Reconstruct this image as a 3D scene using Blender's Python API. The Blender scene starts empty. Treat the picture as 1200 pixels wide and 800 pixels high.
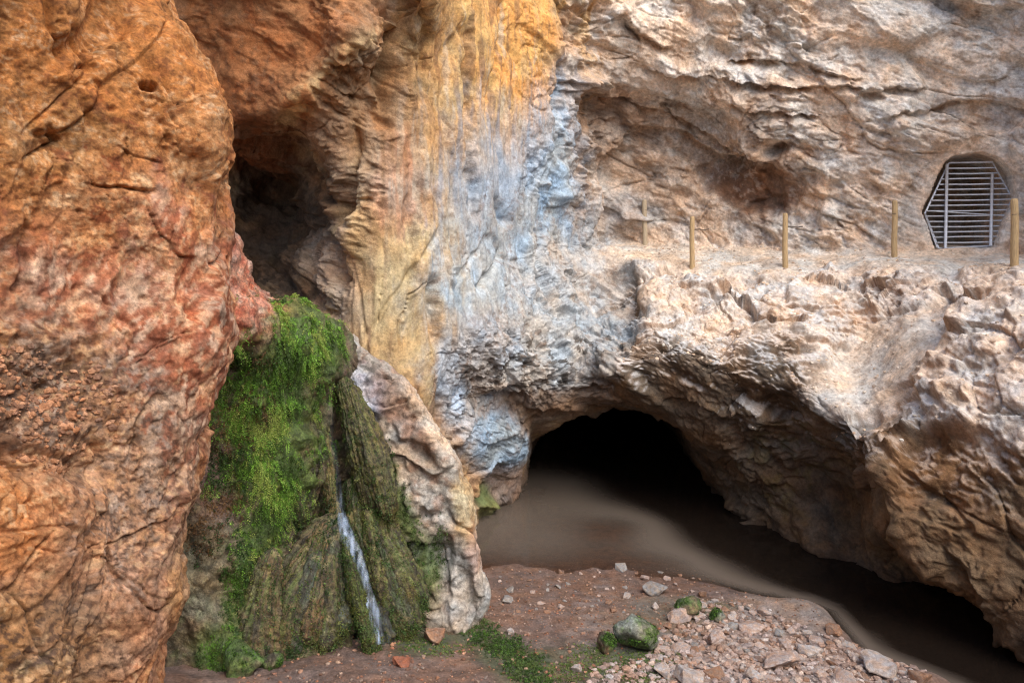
import bpy, math, random, time
_T0 = time.time()
import numpy as np
from concurrent.futures import ThreadPoolExecutor

# ------------------------------------------------------------------ camera, light, exposure
SC = bpy.context.scene
F = 1200 * 28.0 / 36.0          # focal length in photo pixels
HY = 267.0                      # row of the horizon in the photo
CH = 5.6                        # camera height over the pool (m)

cam_d = bpy.data.cameras.new('camera')
cam = bpy.data.objects.new('camera', cam_d)
SC.collection.objects.link(cam)
cam.location = (0, 0, CH)
cam.rotation_euler = (math.radians(90), 0, 0)
cam_d.lens = 28.0
cam_d.sensor_width = 36.0
cam_d.shift_y = -(400 - HY) / 1200.0
cam_d.clip_start = 0.1
cam_d.clip_end = 1000
SC.camera = cam

SUN_EL, SUN_AZ = 48.0, 34.0     # degrees; azimuth measured from behind the camera towards the right
world = bpy.data.worlds.new('World')
SC.world = world
world.use_nodes = True
wn = world.node_tree.nodes
wl = world.node_tree.links
wn.clear()
sky = wn.new('ShaderNodeTexSky')
sky.sky_type = 'NISHITA'
sky.sun_disc = False
sky.sun_elevation = math.radians(SUN_EL)
sky.sun_rotation = math.radians(180 - SUN_AZ)
sky.air_density = 1.0
sky.dust_density = 3.0
bg = wn.new('ShaderNodeBackground')
bg.inputs['Strength'].default_value = 0.13
wo = wn.new('ShaderNodeOutputWorld')
wl.new(sky.outputs[0], bg.inputs[0])
wl.new(bg.outputs[0], wo.inputs[0])

sun_d = bpy.data.lights.new('sun', 'SUN')
sun_d.energy = 1.4
sun_d.angle = math.radians(48)
sun_d.color = (1.0, 0.94, 0.86)
sun = bpy.data.objects.new('sun', sun_d)
SC.collection.objects.link(sun)
sun.rotation_euler = (math.radians(90 - SUN_EL), 0, math.radians(SUN_AZ))
sun.location = (6, -10, 20)

SC.view_settings.view_transform = 'Standard'
SC.view_settings.look = 'None'
SC.view_settings.exposure = 1.05
SC.view_settings.gamma = 1.0
SC.view_settings.use_curve_mapping = False
SC.render.engine = 'CYCLES'
SC.cycles.max_bounces = 6
SC.cycles.diffuse_bounces = 4
SC.cycles.use_denoising = True
SC.cycles.denoising_input_passes = 'RGB_ALBEDO_NORMAL'
SC.cycles.denoising_prefilter = 'NONE'
SC.cycles.use_adaptive_sampling = False
SC.cycles.sample_clamp_indirect = 4.0
SC.cycles.filter_width = 1.25

rng = np.random.default_rng(7)
random.seed(7)

# ------------------------------------------------------------------ noise (numpy)
POOL = ThreadPoolExecutor(4)
U = np.uint32


def _map(fn, p, *a):
    n = len(p)
    step = 40000
    if n <= step:
        return fn(p, *a)
    parts = list(POOL.map(lambda i: fn(p[i:i + step], *a), range(0, n, step)))
    return np.concatenate(parts)


def _hash(ix, iy, iz, seed):
    h = ix * U(374761393) + iy * U(668265263) + iz * U(2246822519) + U((seed * 3266489917) & 0xffffffff)
    h = (h ^ (h >> U(13))) * U(1274126177)
    h = (h ^ (h >> U(16))) * U(2246822519)
    return h ^ (h >> U(15))


def _perlin(p, seed):
    fl = np.floor(p)
    f = (p - fl).astype(np.float32)
    i = fl.astype(np.int32).view(U)
    w = f * f * f * (f * (f * 6 - 15) + 10)
    out = 0
    for dx in (0, 1):
        wx = w[:, 0] if dx else 1 - w[:, 0]
        for dy in (0, 1):
            wy = w[:, 1] if dy else 1 - w[:, 1]
            for dz in (0, 1):
                wz = w[:, 2] if dz else 1 - w[:, 2]
                h = _hash(i[:, 0] + U(dx), i[:, 1] + U(dy), i[:, 2] + U(dz), seed)
                gx = (h & U(1023)).astype(np.float32) / 511.5 - 1
                gy = ((h >> U(10)) & U(1023)).astype(np.float32) / 511.5 - 1
                gz = ((h >> U(20)) & U(1023)).astype(np.float32) / 511.5 - 1
                out = out + wx * wy * wz * (gx * (f[:, 0] - dx) + gy * (f[:, 1] - dy) + gz * (f[:, 2] - dz))
    return out * 1.3


def perlin(p, s=1.0, seed=0):
    s = np.asarray(s, dtype=np.float32)
    return _map(_perlin, (p * s).astype(np.float32) + np.float32(100.37), seed)


def fbm(p, s=1.0, octv=4, gain=0.5, seed=0):
    s = np.asarray(s, dtype=np.float32)
    t = 0
    a = 1.0
    for k in range(octv):
        t = t + a * perlin(p, s, seed + k * 17)
        s = s * 2.07
        a *= gain
    return t


def ridged(p, s=1.0, octv=4, gain=0.5, seed=0):
    s = np.asarray(s, dtype=np.float32)
    t = 0
    a = 1.0
    for k in range(octv):
        n = 1 - np.abs(perlin(p, s, seed + k * 13)) * 2.2
        t = t + a * n
        s = s * 2.13
        a *= gain
    return t


def _facet(p, seed, k):
    q = p - np.float32(0.5)
    fl = np.floor(q)
    f = q - fl
    i = fl.astype(np.int32).view(U)
    ds, vs = [], []
    inv = np.float32(1 / 1023.0)

    def r(hh, b):
        return ((hh >> U(b)) & U(1023)).astype(np.float32) * inv - np.float32(.5)
    lo = np.log(np.maximum(1 - f, 1e-5)) * np.float32(.8 / k)
    hi = np.log(np.maximum(f, 1e-5)) * np.float32(.8 / k)
    for dx in (0, 1):
        for dy in (0, 1):
            for dz in (0, 1):
                h = _hash(i[:, 0] + U(dx), i[:, 1] + U(dy), i[:, 2] + U(dz), seed)
                h2 = (h ^ (h >> U(11))) * U(2654435761)
                h2 = h2 ^ (h2 >> U(13))
                ax = f[:, 0] - dx - r(h, 0) * np.float32(.8)
                ay = f[:, 1] - dy - r(h, 10) * np.float32(.8)
                az = f[:, 2] - dz - r(h, 20) * np.float32(.8)
                d = np.sqrt(ax * ax + ay * ay + az * az)
                d -= (hi if dx else lo)[:, 0] + (hi if dy else lo)[:, 1] + (hi if dz else lo)[:, 2]
                ds.append(d)
                vs.append(r(h2, 5) * np.float32(.8) + (ax * r(h2, 0) + ay * r(h2, 10) + az * r(h2, 20)) * np.float32(1.7))
    m1 = np.minimum(ds[0], ds[1])
    m2 = np.maximum(ds[0], ds[1])
    for d in ds[2:]:
        m2 = np.minimum(m2, np.maximum(m1, d))
        m1 = np.minimum(m1, d)
    num = 0
    den = 0
    for d, v in zip(ds, vs):
        w = np.exp(np.float32(-k) * (d - m1))
        num = num + w * v
        den = den + w
    return np.stack([num / den, m2 - m1], 1).astype(np.float32)


def facet(p, s=1.0, seed=0, k=14.0, warp=0.35, ws=0.9):
    """chiselled planes: value and distance to the crack between two cells"""
    q = p * np.asarray(s, dtype=np.float32)
    if warp:
        wv = np.stack([perlin(q, ws, seed + 1), perlin(q, ws, seed + 2), perlin(q, ws, seed + 3)], 1)
        wv2 = np.stack([perlin(q, ws * 3.1, seed + 4), perlin(q, ws * 3.1, seed + 6), perlin(q, ws * 3.1, seed + 8)], 1)
        q = q + wv * warp + wv2 * warp * .4
    r = _map(_facet, q.astype(np.float32) + np.float32(50.0), seed, k)
    return r[:, 0], r[:, 1]


def vnoise(p, s, seed):
    return np.stack([perlin(p, s, seed), perlin(p, s, seed + 1), perlin(p, s, seed + 2)], 1)


def sstep(a, b, x):
    t = np.clip((x - a) / (b - a), 0, 1)
    return t * t * (3 - 2 * t)


# ------------------------------------------------------------------ geometry helpers
def W(px, py, d):
    """photo pixel and distance -> world point"""
    return np.array([(px - 600.0) / F * d, d, CH + (HY - py) / F * d])


def proj(P):
    y = np.maximum(P[:, 1], 0.5)
    return 600 + P[:, 0] / y * F, HY - (P[:, 2] - CH) / y * F


def pchip(Y, ts):
    """monotone cubic through Y[0..n-1] (axis 0) at parameters ts"""
    n = Y.shape[0]
    dl = np.diff(Y, axis=0)
    m = np.zeros_like(Y)
    a, b = dl[:-1], dl[1:]
    same = (a * b) > 0
    m[1:-1] = np.where(same, 2 * a * b / np.where(same, a + b, 1), 0)
    cat = (a + b) / 2
    m[1:-1] = 0.55 * m[1:-1] + 0.45 * cat
    m[0], m[-1] = dl[0], dl[-1]
    k = np.clip(np.floor(ts).astype(int), 0, n - 2)
    u = (ts - k).reshape((-1,) + (1,) * (Y.ndim - 1))
    h00 = 2 * u**3 - 3 * u**2 + 1
    h10 = u**3 - 2 * u**2 + u
    h01 = -2 * u**3 + 3 * u**2
    h11 = u**3 - u**2
    return h00 * Y[k] + h10 * m[k] + h01 * Y[k + 1] + h11 * m[k + 1]


def spread(wts, n):
    c = np.concatenate([[0], np.cumsum(wts)])
    return np.interp(np.linspace(0, c[-1], n), c, np.arange(len(c)))


def srgb(c):
    c = np.asarray(c, dtype=np.float64) / 255.0
    return np.where(c <= 0.04045, c / 12.92, ((c + 0.055) / 1.055) ** 2.4)


def mesh_obj(name, V, Fc, mat=None, col=None, parent=None, smooth=True, uvattr=None):
    me = bpy.data.meshes.new(name)
    V = np.ascontiguousarray(V, dtype=np.float32)
    Fc = np.ascontiguousarray(Fc, dtype=np.int32)
    k = Fc.shape[1]
    me.vertices.add(len(V))
    me.vertices.foreach_set('co', V.ravel())
    me.loops.add(Fc.size)
    me.loops.foreach_set('vertex_index', Fc.ravel())
    me.polygons.add(len(Fc))
    me.polygons.foreach_set('loop_start', np.arange(0, Fc.size, k, dtype=np.int32))
    me.polygons.foreach_set('loop_total', np.full(len(Fc), k, dtype=np.int32))
    me.polygons.foreach_set('use_smooth', np.full(len(Fc), smooth, dtype=bool))
    me.update(calc_edges=True)
    if col is not None:
        a = me.color_attributes.new('Col', 'FLOAT_COLOR', 'POINT')
        c4 = np.ones((len(V), 4), dtype=np.float32)
        c4[:, :col.shape[1]] = col
        a.data.foreach_set('color', c4.ravel())
    if mat:
        me.materials.append(mat)
    o = bpy.data.objects.new(name, me)
    SC.collection.objects.link(o)
    if parent:
        o.parent = parent
    return o


def tag(o, label=None, cat=None, group=None, kind=None):
    for k, v in (('label', label), ('category', cat), ('group', group), ('kind', kind)):
        if v:
            o[k] = v
    return o


def empty(name, loc=(0, 0, 0)):
    o = bpy.data.objects.new(name, None)
    o.location = loc
    o.empty_display_size = 0.2
    SC.collection.objects.link(o)
    return o


def grid_faces(nr, nc, wrap=False):
    r = np.arange(nr - 1)[:, None]
    c = np.arange(nc if wrap else nc - 1)[None, :]
    c2 = (c + 1) % nc
    a = r * nc + c
    b = r * nc + c2
    d = (r + 1) * nc + c
    e = (r + 1) * nc + c2
    return np.stack([a, d, e, b], -1).reshape(-1, 4)


def normals_grid(P, wrap=False):
    dr = np.gradient(P, axis=0)
    if wrap:
        dc = np.roll(P, -1, 1) - np.roll(P, 1, 1)
    else:
        dc = np.gradient(P, axis=1)
    n = np.cross(dr, dc)
    return n / np.maximum(np.linalg.norm(n, axis=2, keepdims=True), 1e-9)


SHEETS = {}


def sheet(name, ctrl, nr, nc, disp, paint, mat, rw=None, cw=None, world=False):
    C = np.asarray(ctrl, dtype=np.float64)
    if not world:
        C = np.stack([(C[..., 0] - 600) / F * C[..., 2], C[..., 2], CH + (HY - C[..., 1]) / F * C[..., 2]], -1)
    sc = F / np.maximum(C[..., 1], 3)
    lr = (np.linalg.norm(np.diff(C, axis=0), axis=2) * sc[1:]).mean(1)
    lc = (np.linalg.norm(np.diff(C, axis=1), axis=2) * sc[:, 1:]).mean(0)
    if rw is not None:
        lr = lr * np.asarray(rw)
    if cw is not None:
        lc = lc * np.asarray(cw)
    tr, tc = spread(lr, nr), spread(lc, nc)
    P = pchip(C, tr)
    P = pchip(P.transpose(1, 0, 2), tc).transpose(1, 0, 2)
    N = normals_grid(P).reshape(-1, 3)
    P = P.reshape(-1, 3)
    px, py = proj(P)
    T = np.repeat(tr, nc)
    S = np.tile(tc, nr)
    ctx = dict(P=P, N=N, px=px, py=py, T=T, S=S)
    h = disp(ctx)
    if h.ndim == 1:
        P2 = P + N * h[:, None]
    else:
        P2 = P + h
    ctx['h'] = h
    N2 = normals_grid(P2.reshape(nr, nc, 3)).reshape(-1, 3)
    ctx['N2'] = N2
    ctx['P2'] = P2
    col = np.clip(paint(ctx), 0.002, 0.95)
    o = mesh_obj(name, P2, grid_faces(nr, nc), mat, col)
    p2x, p2y = proj(P2)
    SHEETS[name] = dict(P=P2, N=N2, px=p2x, py=p2y)
    return o


def ell(ctx, cx, cy, rx, ry, ang=0.0, soft=0.35, wob=0.0):
    a = math.radians(ang)
    dx, dy = ctx['px'] - cx, ctx['py'] - cy
    u = (dx * math.cos(a) + dy * math.sin(a)) / rx
    v = (-dx * math.sin(a) + dy * math.cos(a)) / ry
    q = np.sqrt(u * u + v * v)
    return sstep(1 + soft, 1 - soft, q + wob)


def lay(col, mask, c, op=1.0):
    m = (mask * op)[:, None]
    return col * (1 - m) + srgb(c)[None, :] * m


# ------------------------------------------------------------------ materials
def nodes(name):
    m = bpy.data.materials.new(name)
    m.use_nodes = True
    nt = m.node_tree
    nt.nodes.clear()
    out = nt.nodes.new('ShaderNodeOutputMaterial')
    return m, nt, out


def rock_mat(name, fine=1.0, bump=0.5, var=0.35, rough=0.88, spec=0.25, hue=(1.08, 0.97, 0.86), speck=0.25, crease=0.6, bf=1.0):
    m, nt, out = nodes(name)
    N, L = nt.nodes, nt.links
    b = N.new('ShaderNodeBsdfPrincipled')
    at = N.new('ShaderNodeAttribute')
    at.attribute_name = 'Col'
    tc = N.new('ShaderNodeTexCoord')
    n1 = N.new('ShaderNodeTexNoise')
    n1.inputs['Scale'].default_value = 3.2 * fine
    n1.inputs['Detail'].default_value = 6
    n1.inputs['Roughness'].default_value = 0.65
    n1.inputs['Distortion'].default_value = 0.6
    L.new(tc.outputs['Object'], n1.inputs['Vector'])
    n2 = N.new('ShaderNodeTexNoise')
    n2.inputs['Scale'].default_value = 15 * fine
    n2.inputs['Detail'].default_value = 3
    n2.inputs['Roughness'].default_value = 0.7
    L.new(tc.outputs['Object'], n2.inputs['Vector'])
    mr = N.new('ShaderNodeMapRange')
    mr.inputs['From Min'].default_value = 0.3
    mr.inputs['From Max'].default_value = 0.7
    mr.inputs['To Min'].default_value = 1 - var
    mr.inputs['To Max'].default_value = 1 + var
    L.new(n1.outputs['Fac'], mr.inputs['Value'])
    mr2 = N.new('ShaderNodeMapRange')
    mr2.inputs['From Min'].default_value = 0.3
    mr2.inputs['From Max'].default_value = 0.7
    mr2.inputs['To Min'].default_value = 1 - speck
    mr2.inputs['To Max'].default_value = 1 + speck
    L.new(n2.outputs['Fac'], mr2.inputs['Value'])
    mu = N.new('ShaderNodeMath')
    mu.operation = 'MULTIPLY'
    L.new(mr.outputs[0], mu.inputs[0])
    L.new(mr2.outputs[0], mu.inputs[1])
    vm = N.new('ShaderNodeVectorMath')
    vm.operation = 'SCALE'
    L.new(at.outputs['Color'], vm.inputs[0])
    L.new(mu.outputs[0], vm.inputs['Scale'])
    # warm / cool mineral drift
    n3 = N.new('ShaderNodeTexNoise')
    n3.inputs['Scale'].default_value = 1.3 * fine
    n3.inputs['Detail'].default_value = 6
    L.new(tc.outputs['Object'], n3.inputs['Vector'])
    rmp = N.new('ShaderNodeMapRange')
    rmp.inputs['From Min'].default_value = 0.38
    rmp.inputs['From Max'].default_value = 0.62
    L.new(n3.outputs['Fac'], rmp.inputs['Value'])
    mx = N.new('ShaderNodeMix')
    mx.data_type = 'RGBA'
    mx.inputs[6].default_value = (2 - hue[0], 2 - hue[1], 2 - hue[2], 1)
    mx.inputs[7].default_value = (hue[0], hue[1], hue[2], 1)
    L.new(rmp.outputs[0], mx.inputs[0])
    vm2 = N.new('ShaderNodeVectorMath')
    vm2.operation = 'MULTIPLY'
    L.new(vm.outputs[0], vm2.inputs[0])
    L.new(mx.outputs[2], vm2.inputs[1])
    L.new(vm2.outputs[0], b.inputs['Base Color'])
    b.inputs['Roughness'].default_value = rough
    b.inputs['Specular IOR Level'].default_value = spec
    # fine relief
    v1 = N.new('ShaderNodeTexVoronoi')
    v1.inputs['Scale'].default_value = 22 * fine * bf
    v1.feature = 'F1'
    n4 = N.new('ShaderNodeTexNoise')
    n4.inputs['Scale'].default_value = 18 * fine * bf
    n4.inputs['Detail'].default_value = 2.5
    n4.inputs['Roughness'].default_value = 0.68
    L.new(tc.outputs['Object'], n4.inputs['Vector'])
    vadd = N.new('ShaderNodeVectorMath')
    vadd.operation = 'MULTIPLY_ADD'
    L.new(n4.outputs['Color'], vadd.inputs[0])
    vadd.inputs[1].default_value = (.12, .12, .12)
    L.new(tc.outputs['Object'], vadd.inputs[2])
    L.new(vadd.outputs[0], v1.inputs['Vector'])
    ad = N.new('ShaderNodeMath')
    ad.operation = 'MULTIPLY_ADD'
    L.new(v1.outputs['Distance'], ad.inputs[0])
    ad.inputs[1].default_value = 0.35
    L.new(n4.outputs['Fac'], ad.inputs[2])
    n5 = N.new('ShaderNodeTexNoise')
    n5.inputs['Scale'].default_value = 7 * fine * bf
    n5.inputs['Detail'].default_value = 3
    n5.inputs['Roughness'].default_value = 0.6
    n5.inputs['Distortion'].default_value = 0.8
    L.new(tc.outputs['Object'], n5.inputs['Vector'])
    sb = N.new('ShaderNodeMath')
    sb.operation = 'SUBTRACT'
    L.new(n5.outputs['Fac'], sb.inputs[0])
    sb.inputs[1].default_value = .5
    ab = N.new('ShaderNodeMath')
    ab.operation = 'ABSOLUTE'
    L.new(sb.outputs[0], ab.inputs[0])
    mn = N.new('ShaderNodeMath')
    mn.operation = 'MINIMUM'
    L.new(ab.outputs[0], mn.inputs[0])
    mn.inputs[1].default_value = .07
    ad2 = N.new('ShaderNodeMath')
    ad2.operation = 'MULTIPLY_ADD'
    L.new(mn.outputs[0], ad2.inputs[0])
    ad2.inputs[1].default_value = 5.0 * crease
    L.new(ad.outputs[0], ad2.inputs[2])
    bp = N.new('ShaderNodeBump')
    bp.inputs['Strength'].default_value = bump
    bp.inputs['Distance'].default_value = 0.035 / fine / bf
    L.new(ad2.outputs[0], bp.inputs['Height'])
    L.new(bp.outputs[0], b.inputs['Normal'])
    L.new(b.outputs[0], out.inputs[0])
    return m


M_wall = rock_mat('limestone_wall', fine=1.15, bump=0.7, var=0.32, speck=.3, bf=1.5, crease=.5)
M_bluff = rock_mat('orange_clay_rock', fine=2.6, bump=0.7, var=0.36, speck=.32, bf=1.6, crease=.5, hue=(1.06, 0.98, 0.88))
M_moss = rock_mat('mossy_tufa', fine=2.4, bump=1.0, var=0.65, speck=.55, rough=0.5, spec=0.5, crease=.3)
M_rib = rock_mat('pale_flowstone', fine=1.6, bump=0.85, var=0.42, speck=.42, bf=2.0)
M_ground = rock_mat('damp_mud', fine=2.2, bump=0.7, var=0.4, speck=.35, rough=0.7, spec=0.35, crease=.25)
M_stone = rock_mat('loose_stone', fine=2.5, bump=0.6, var=0.3, speck=.3)

# ------------------------------------------------------------------ main cave wall with ledge, arch and tunnel
XC = [110, 230, 275, 320, 362, 400, 440, 490, 550, 605, 645, 682, 720, 765, 815, 868, 920, 975, 1030, 1085, 1140, 1200, 1290, 1420]
YR = [-330, -150, -20, 50, 110, 170, 230, 285, 315, 352, 405, 455, 520, 560, 600, 640, 700]
DR = [  # distance per row (first rows are plain wall; later rows are overridden below)
    [9.0, 9.2, 9.4, 9.6, 9.8, 10.2, 11.0, 12.0, 14.0, 15.2, 16.0, 16.6, 17.0, 17.2, 17.2, 17.0, 16.8, 16.6, 16.3, 16.0, 15.6, 15.0, 14.0, 12.5],
    [10.5, 10.6, 10.7, 10.8, 10.9, 11.0, 11.4, 12.1, 14.0, 15.3, 16.1, 16.8, 17.1, 17.2, 17.2, 17.0, 16.8, 16.6, 16.4, 16.1, 15.8, 15.2, 14.2, 12.7],
    [12.3, 12.6, 12.4, 12.2, 12.0, 11.8, 11.7, 12.0, 13.9, 15.3, 16.2, 16.9, 17.2, 17.3, 17.3, 17.1, 16.9, 16.7, 16.5, 16.3, 16.0, 15.4, 14.4, 12.9],
    [13.2, 13.6, 13.3, 13.0, 12.5, 11.9, 12.1, 12.6, 13.9, 15.3, 16.2, 17.0, 17.4, 17.5, 17.5, 17.3, 17.0, 16.8, 16.6, 16.4, 16.1, 15.5, 14.5, 13.1],
    [13.8, 14.4, 14.1, 13.5, 12.3, 12.1, 12.3, 12.8, 13.9, 15.3, 16.3, 17.3, 18.0, 18.2, 18.0, 17.6, 17.2, 16.9, 16.7, 16.5, 16.2, 15.7, 14.7, 13.3],
    [14.0, 15.0, 15.0, 14.8, 13.6, 12.4, 12.4, 12.8, 13.8, 15.3, 16.5, 17.7, 18.5, 18.7, 18.5, 18.1, 17.5, 17.1, 16.8, 16.5, 16.3, 15.8, 14.8, 13.4],
    [14.0, 15.2, 15.4, 15.3, 14.6, 12.8, 12.4, 12.8, 13.8, 15.3, 16.7, 18.0, 18.9, 18.9, 18.7, 18.4, 17.8, 17.3, 16.9, 16.6, 16.4, 15.9, 14.9, 13.5],
]
NCOL = len(XC)
ctrl = np.zeros((17, NCOL, 3))
for r in range(17):
    for c in range(NCOL):
        ctrl[r, c] = (XC[c], YR[r], DR[r][c] if r < 7 else 13.0)


def setc(c, r, *v):
    ctrl[r, c] = v


# overhang lip running from the top middle down to the left
setc(7, 2, 500, -20, 11.6); setc(6, 2, 462, -20, 12.3)
setc(6, 3, 452, 46, 12.1); setc(5, 3, 410, 44, 11.5); setc(4, 3, 372, 52, 12.9); setc(3, 3, 322, 50, 13.5)
setc(5, 4, 392, 112, 12.0); setc(4, 4, 346, 114, 11.8); setc(3, 4, 318, 120, 13.8); setc(2, 4, 280, 118, 14.6)
setc(5, 5, 396, 170, 12.4); setc(4, 5, 352, 160, 13.4); setc(3, 5, 320, 172, 15.2); setc(2, 5, 275, 172, 15.3)
setc(5, 6, 394, 232, 12.9); setc(4, 6, 364, 230, 15.2); setc(3, 6, 320, 232, 15.9)
for c_, v in ((0, (11.6, 12.0, 12.4, 14.0)), (1, (12.0, 12.3, 12.7, 14.3)), (2, (11.9, 12.1, 12.4, 14.2)), (3, (11.8, 11.95, 12.1, 13.9))):
    for r_, yv, dv in zip((2, 3, 4, 5), (-20, 55, 128, 168), v):
        ctrl[r_, c_] = (XC[c_], yv + (10 if c_ < 3 else 0) * (r_ == 4), dv)
ctrl[3, 4] = (366, 50, 11.8)
# left, hidden or plain columns
for c, ds in ((0, [13.6] * 10), (1, [14.6, 14.2, 14, 13.6, 13.4, 13.2, 13, 13, 13, 13]),
              (2, [15.0, 14.6, 14.2, 13.8, 13.4, 13.2, 13, 13, 13, 13]), (3, [15.0, 14.6, 14.0, 13.6, 13.4, 13.2, 13, 13, 13, 13]),
              (4, [14.4, 13.8, 13.2, 13.0, 13.0, 13, 13, 13, 13, 13]), (5, [12.8, 12.7, 12.6, 12.6, 12.6, 12.7, 12.8, 13, 13, 13]),
              (6, [12.4, 12.4, 12.4, 12.4, 12.5, 12.6, 12.8, 13, 13, 13]), (7, [12.7, 12.6, 12.6, 12.7, 12.7, 12.9, 13.2, 13.4, 13.6, 13.8]),
              (8, [13.7, 13.6, 13.5, 13.4, 13.6, 14.4, 15.2, 16.0, 16.2, 16.4])):
    for k in range(10):
        ctrl[7 + k, c, 2] = ds[k]
setc(7, 12, 500, 520, 13.2)
setc(8, 11, 548, 462, 13.9); setc(8, 12, 552, 500, 14.4); setc(8, 13, 566, 555, 15.1); setc(8, 14, 574, 592, 15.9)
setc(8, 15, 576, 615, 16.2); setc(8, 16, 580, 660, 16.6)
# blue slope above the arch, left jamb
setc(9, 7, 605, 285, 15.4); setc(9, 8, 605, 318, 15.2); setc(9, 9, 605, 352, 14.9); setc(9, 10, 603, 400, 14.4)
setc(9, 11, 602, 455, 14.4); setc(9, 12, 599, 494, 15.1); setc(9, 13, 607, 540, 16.1); setc(9, 14, 611, 573, 17.2)
setc(9, 15, 640, 560, 24); setc(9, 16, 660, 500, 33)
setc(10, 7, 645, 285, 16.9); setc(10, 8, 645, 315, 16.6); setc(10, 9, 645, 350, 16.2); setc(10, 10, 645, 405, 15.2)
setc(10, 11, 645, 455, 14.9); setc(10, 12, 637, 499, 16.1); setc(10, 13, 628, 512, 18); setc(10, 14, 632, 515, 23)
setc(10, 15, 650, 510, 30); setc(10, 16, 690, 480, 35)
setc(11, 7, 682, 285, 18.3); setc(11, 8, 682, 312, 17.7); setc(11, 9, 682, 350, 17.1); setc(11, 10, 682, 400, 16.0)
setc(11, 11, 685, 446, 15.2); setc(11, 12, 682, 482, 15.9); setc(11, 13, 670, 486, 18.5); setc(11, 14, 665, 478, 24)
setc(11, 15, 680, 470, 31); setc(11, 16, 710, 465, 36)
setc(12, 7, 722, 280, 19.4); setc(12, 8, 728, 298, 18.2); setc(12, 9, 716, 350, 17.2); setc(12, 10, 722, 392, 15.6)
setc(12, 11, 725, 430, 15.0); setc(12, 12, 735, 474, 15.5); setc(12, 13, 728, 470, 19); setc(12, 14, 715, 455, 25)
setc(12, 15, 715, 450, 32); setc(12, 16, 725, 450, 37)
setc(13, 7, 765, 281, 19.3); setc(13, 8, 762, 305, 17.6); setc(13, 9, 758, 345, 16.4); setc(13, 10, 762, 385, 15.2)
setc(13, 11, 766, 425, 14.7); setc(13, 12, 780, 482, 15.3); setc(13, 13, 785, 478, 19); setc(13, 14, 765, 470, 25)
setc(13, 15, 750, 460, 32); setc(13, 16, 740, 455, 37)
setc(14, 7, 815, 283, 18.9); setc(14, 8, 815, 314, 16.6); setc(14, 9, 815, 350, 15.8); setc(14, 10, 815, 390, 14.8)
setc(14, 11, 820, 430, 14.4); setc(14, 12, 815, 515, 15.2); setc(14, 13, 822, 545, 16.6); setc(14, 14, 838, 582, 17.2)
setc(14, 15, 800, 560, 26); setc(14, 16, 760, 500, 36)
setc(15, 7, 868, 284, 18.5); setc(15, 8, 868, 316, 16.3); setc(15, 9, 868, 352, 15.5); setc(15, 10, 868, 398, 14.5)
setc(15, 11, 868, 445, 14.05); setc(15, 12, 868, 525, 14.45); setc(15, 13, 866, 570, 15.2); setc(15, 14, 868, 606, 15.5)
setc(15, 15, 872, 640, 15.3); setc(15, 16, 872, 690, 15.3)
setc(16, 7, 920, 286, 18.1); setc(16, 8, 920, 317, 15.9); setc(16, 9, 920, 352, 15.2); setc(16, 10, 920, 402, 14.3)
setc(16, 11, 920, 458, 13.65); setc(16, 12, 920, 535, 13.95); setc(16, 13, 918, 590, 14.5); setc(16, 14, 920, 638, 14.2)
setc(16, 15, 922, 665, 14.1); setc(16, 16, 922, 710, 14.1)
setc(17, 7, 975, 287, 17.7); setc(17, 8, 975, 317, 15.7); setc(17, 9, 975, 352, 15.1); setc(17, 10, 972, 412, 14.3)
setc(17, 11, 968, 480, 13.0); setc(17, 12, 978, 540, 12.9); setc(17, 13, 985, 600, 13.8); setc(17, 14, 985, 664, 13.3)
setc(17, 15, 985, 690, 13.2); setc(17, 16, 985, 740, 13.2)
setc(18, 7, 1030, 288, 17.2); setc(18, 8, 1030, 312, 15.3); setc(18, 9, 1028, 352, 14.9); setc(18, 10, 1010, 430, 13.9)
setc(18, 11, 1024, 530, 11.7); setc(18, 12, 1040, 600, 11.3); setc(18, 13, 1035, 632, 13.0); setc(18, 14, 1040, 682, 12.7)
setc(18, 15, 1042, 705, 12.6); setc(18, 16, 1042, 750, 12.6)
setc(19, 7, 1085, 290, 16.9); setc(19, 8, 1085, 312, 14.7); setc(19, 9, 1078, 362, 13.9); setc(19, 10, 1080, 440, 12.3)
setc(19, 11, 1082, 570, 11.1); setc(19, 12, 1092, 657, 10.9); setc(19, 13, 1090, 662, 12.4); setc(19, 14, 1092, 700, 12.5)
setc(19, 15, 1094, 720, 12.5); setc(19, 16, 1094, 770, 12.5)
setc(20, 7, 1140, 291, 16.7); setc(20, 8, 1140, 313, 14.2); setc(20, 9, 1140, 355, 12.9); setc(20, 10, 1140, 440, 11.6)
setc(20, 11, 1140, 590, 10.7); setc(20, 12, 1147, 698, 10.6); setc(20, 13, 1145, 700, 12.0); setc(20, 14, 1146, 720, 12.2)
setc(20, 15, 1146, 750, 12.2); setc(20, 16, 1146, 790, 12.2)
setc(21, 7, 1200, 291, 16.2); setc(21, 8, 1200, 318, 13.1); setc(21, 9, 1200, 345, 12.2); setc(21, 10, 1200, 430, 11.0)
setc(21, 11, 1200, 600, 10.3); setc(21, 12, 1202, 742, 10.1); setc(21, 13, 1200, 745, 11.6); setc(21, 14, 1200, 770, 11.8)
setc(21, 15, 1200, 790, 11.8); setc(21, 16, 1200, 820, 11.8)
setc(22, 7, 1290, 292, 15.2); setc(22, 8, 1290, 322, 12.2); setc(22, 9, 1290, 350, 11.4); setc(22, 10, 1290, 430, 10.4)
setc(22, 11, 1290, 620, 9.8); setc(22, 12, 1290, 790, 9.6); setc(22, 13, 1290, 795, 10.8); setc(22, 14, 1290, 820, 11)
setc(22, 15, 1290, 850, 11); setc(22, 16, 1290, 900, 11)
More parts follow.
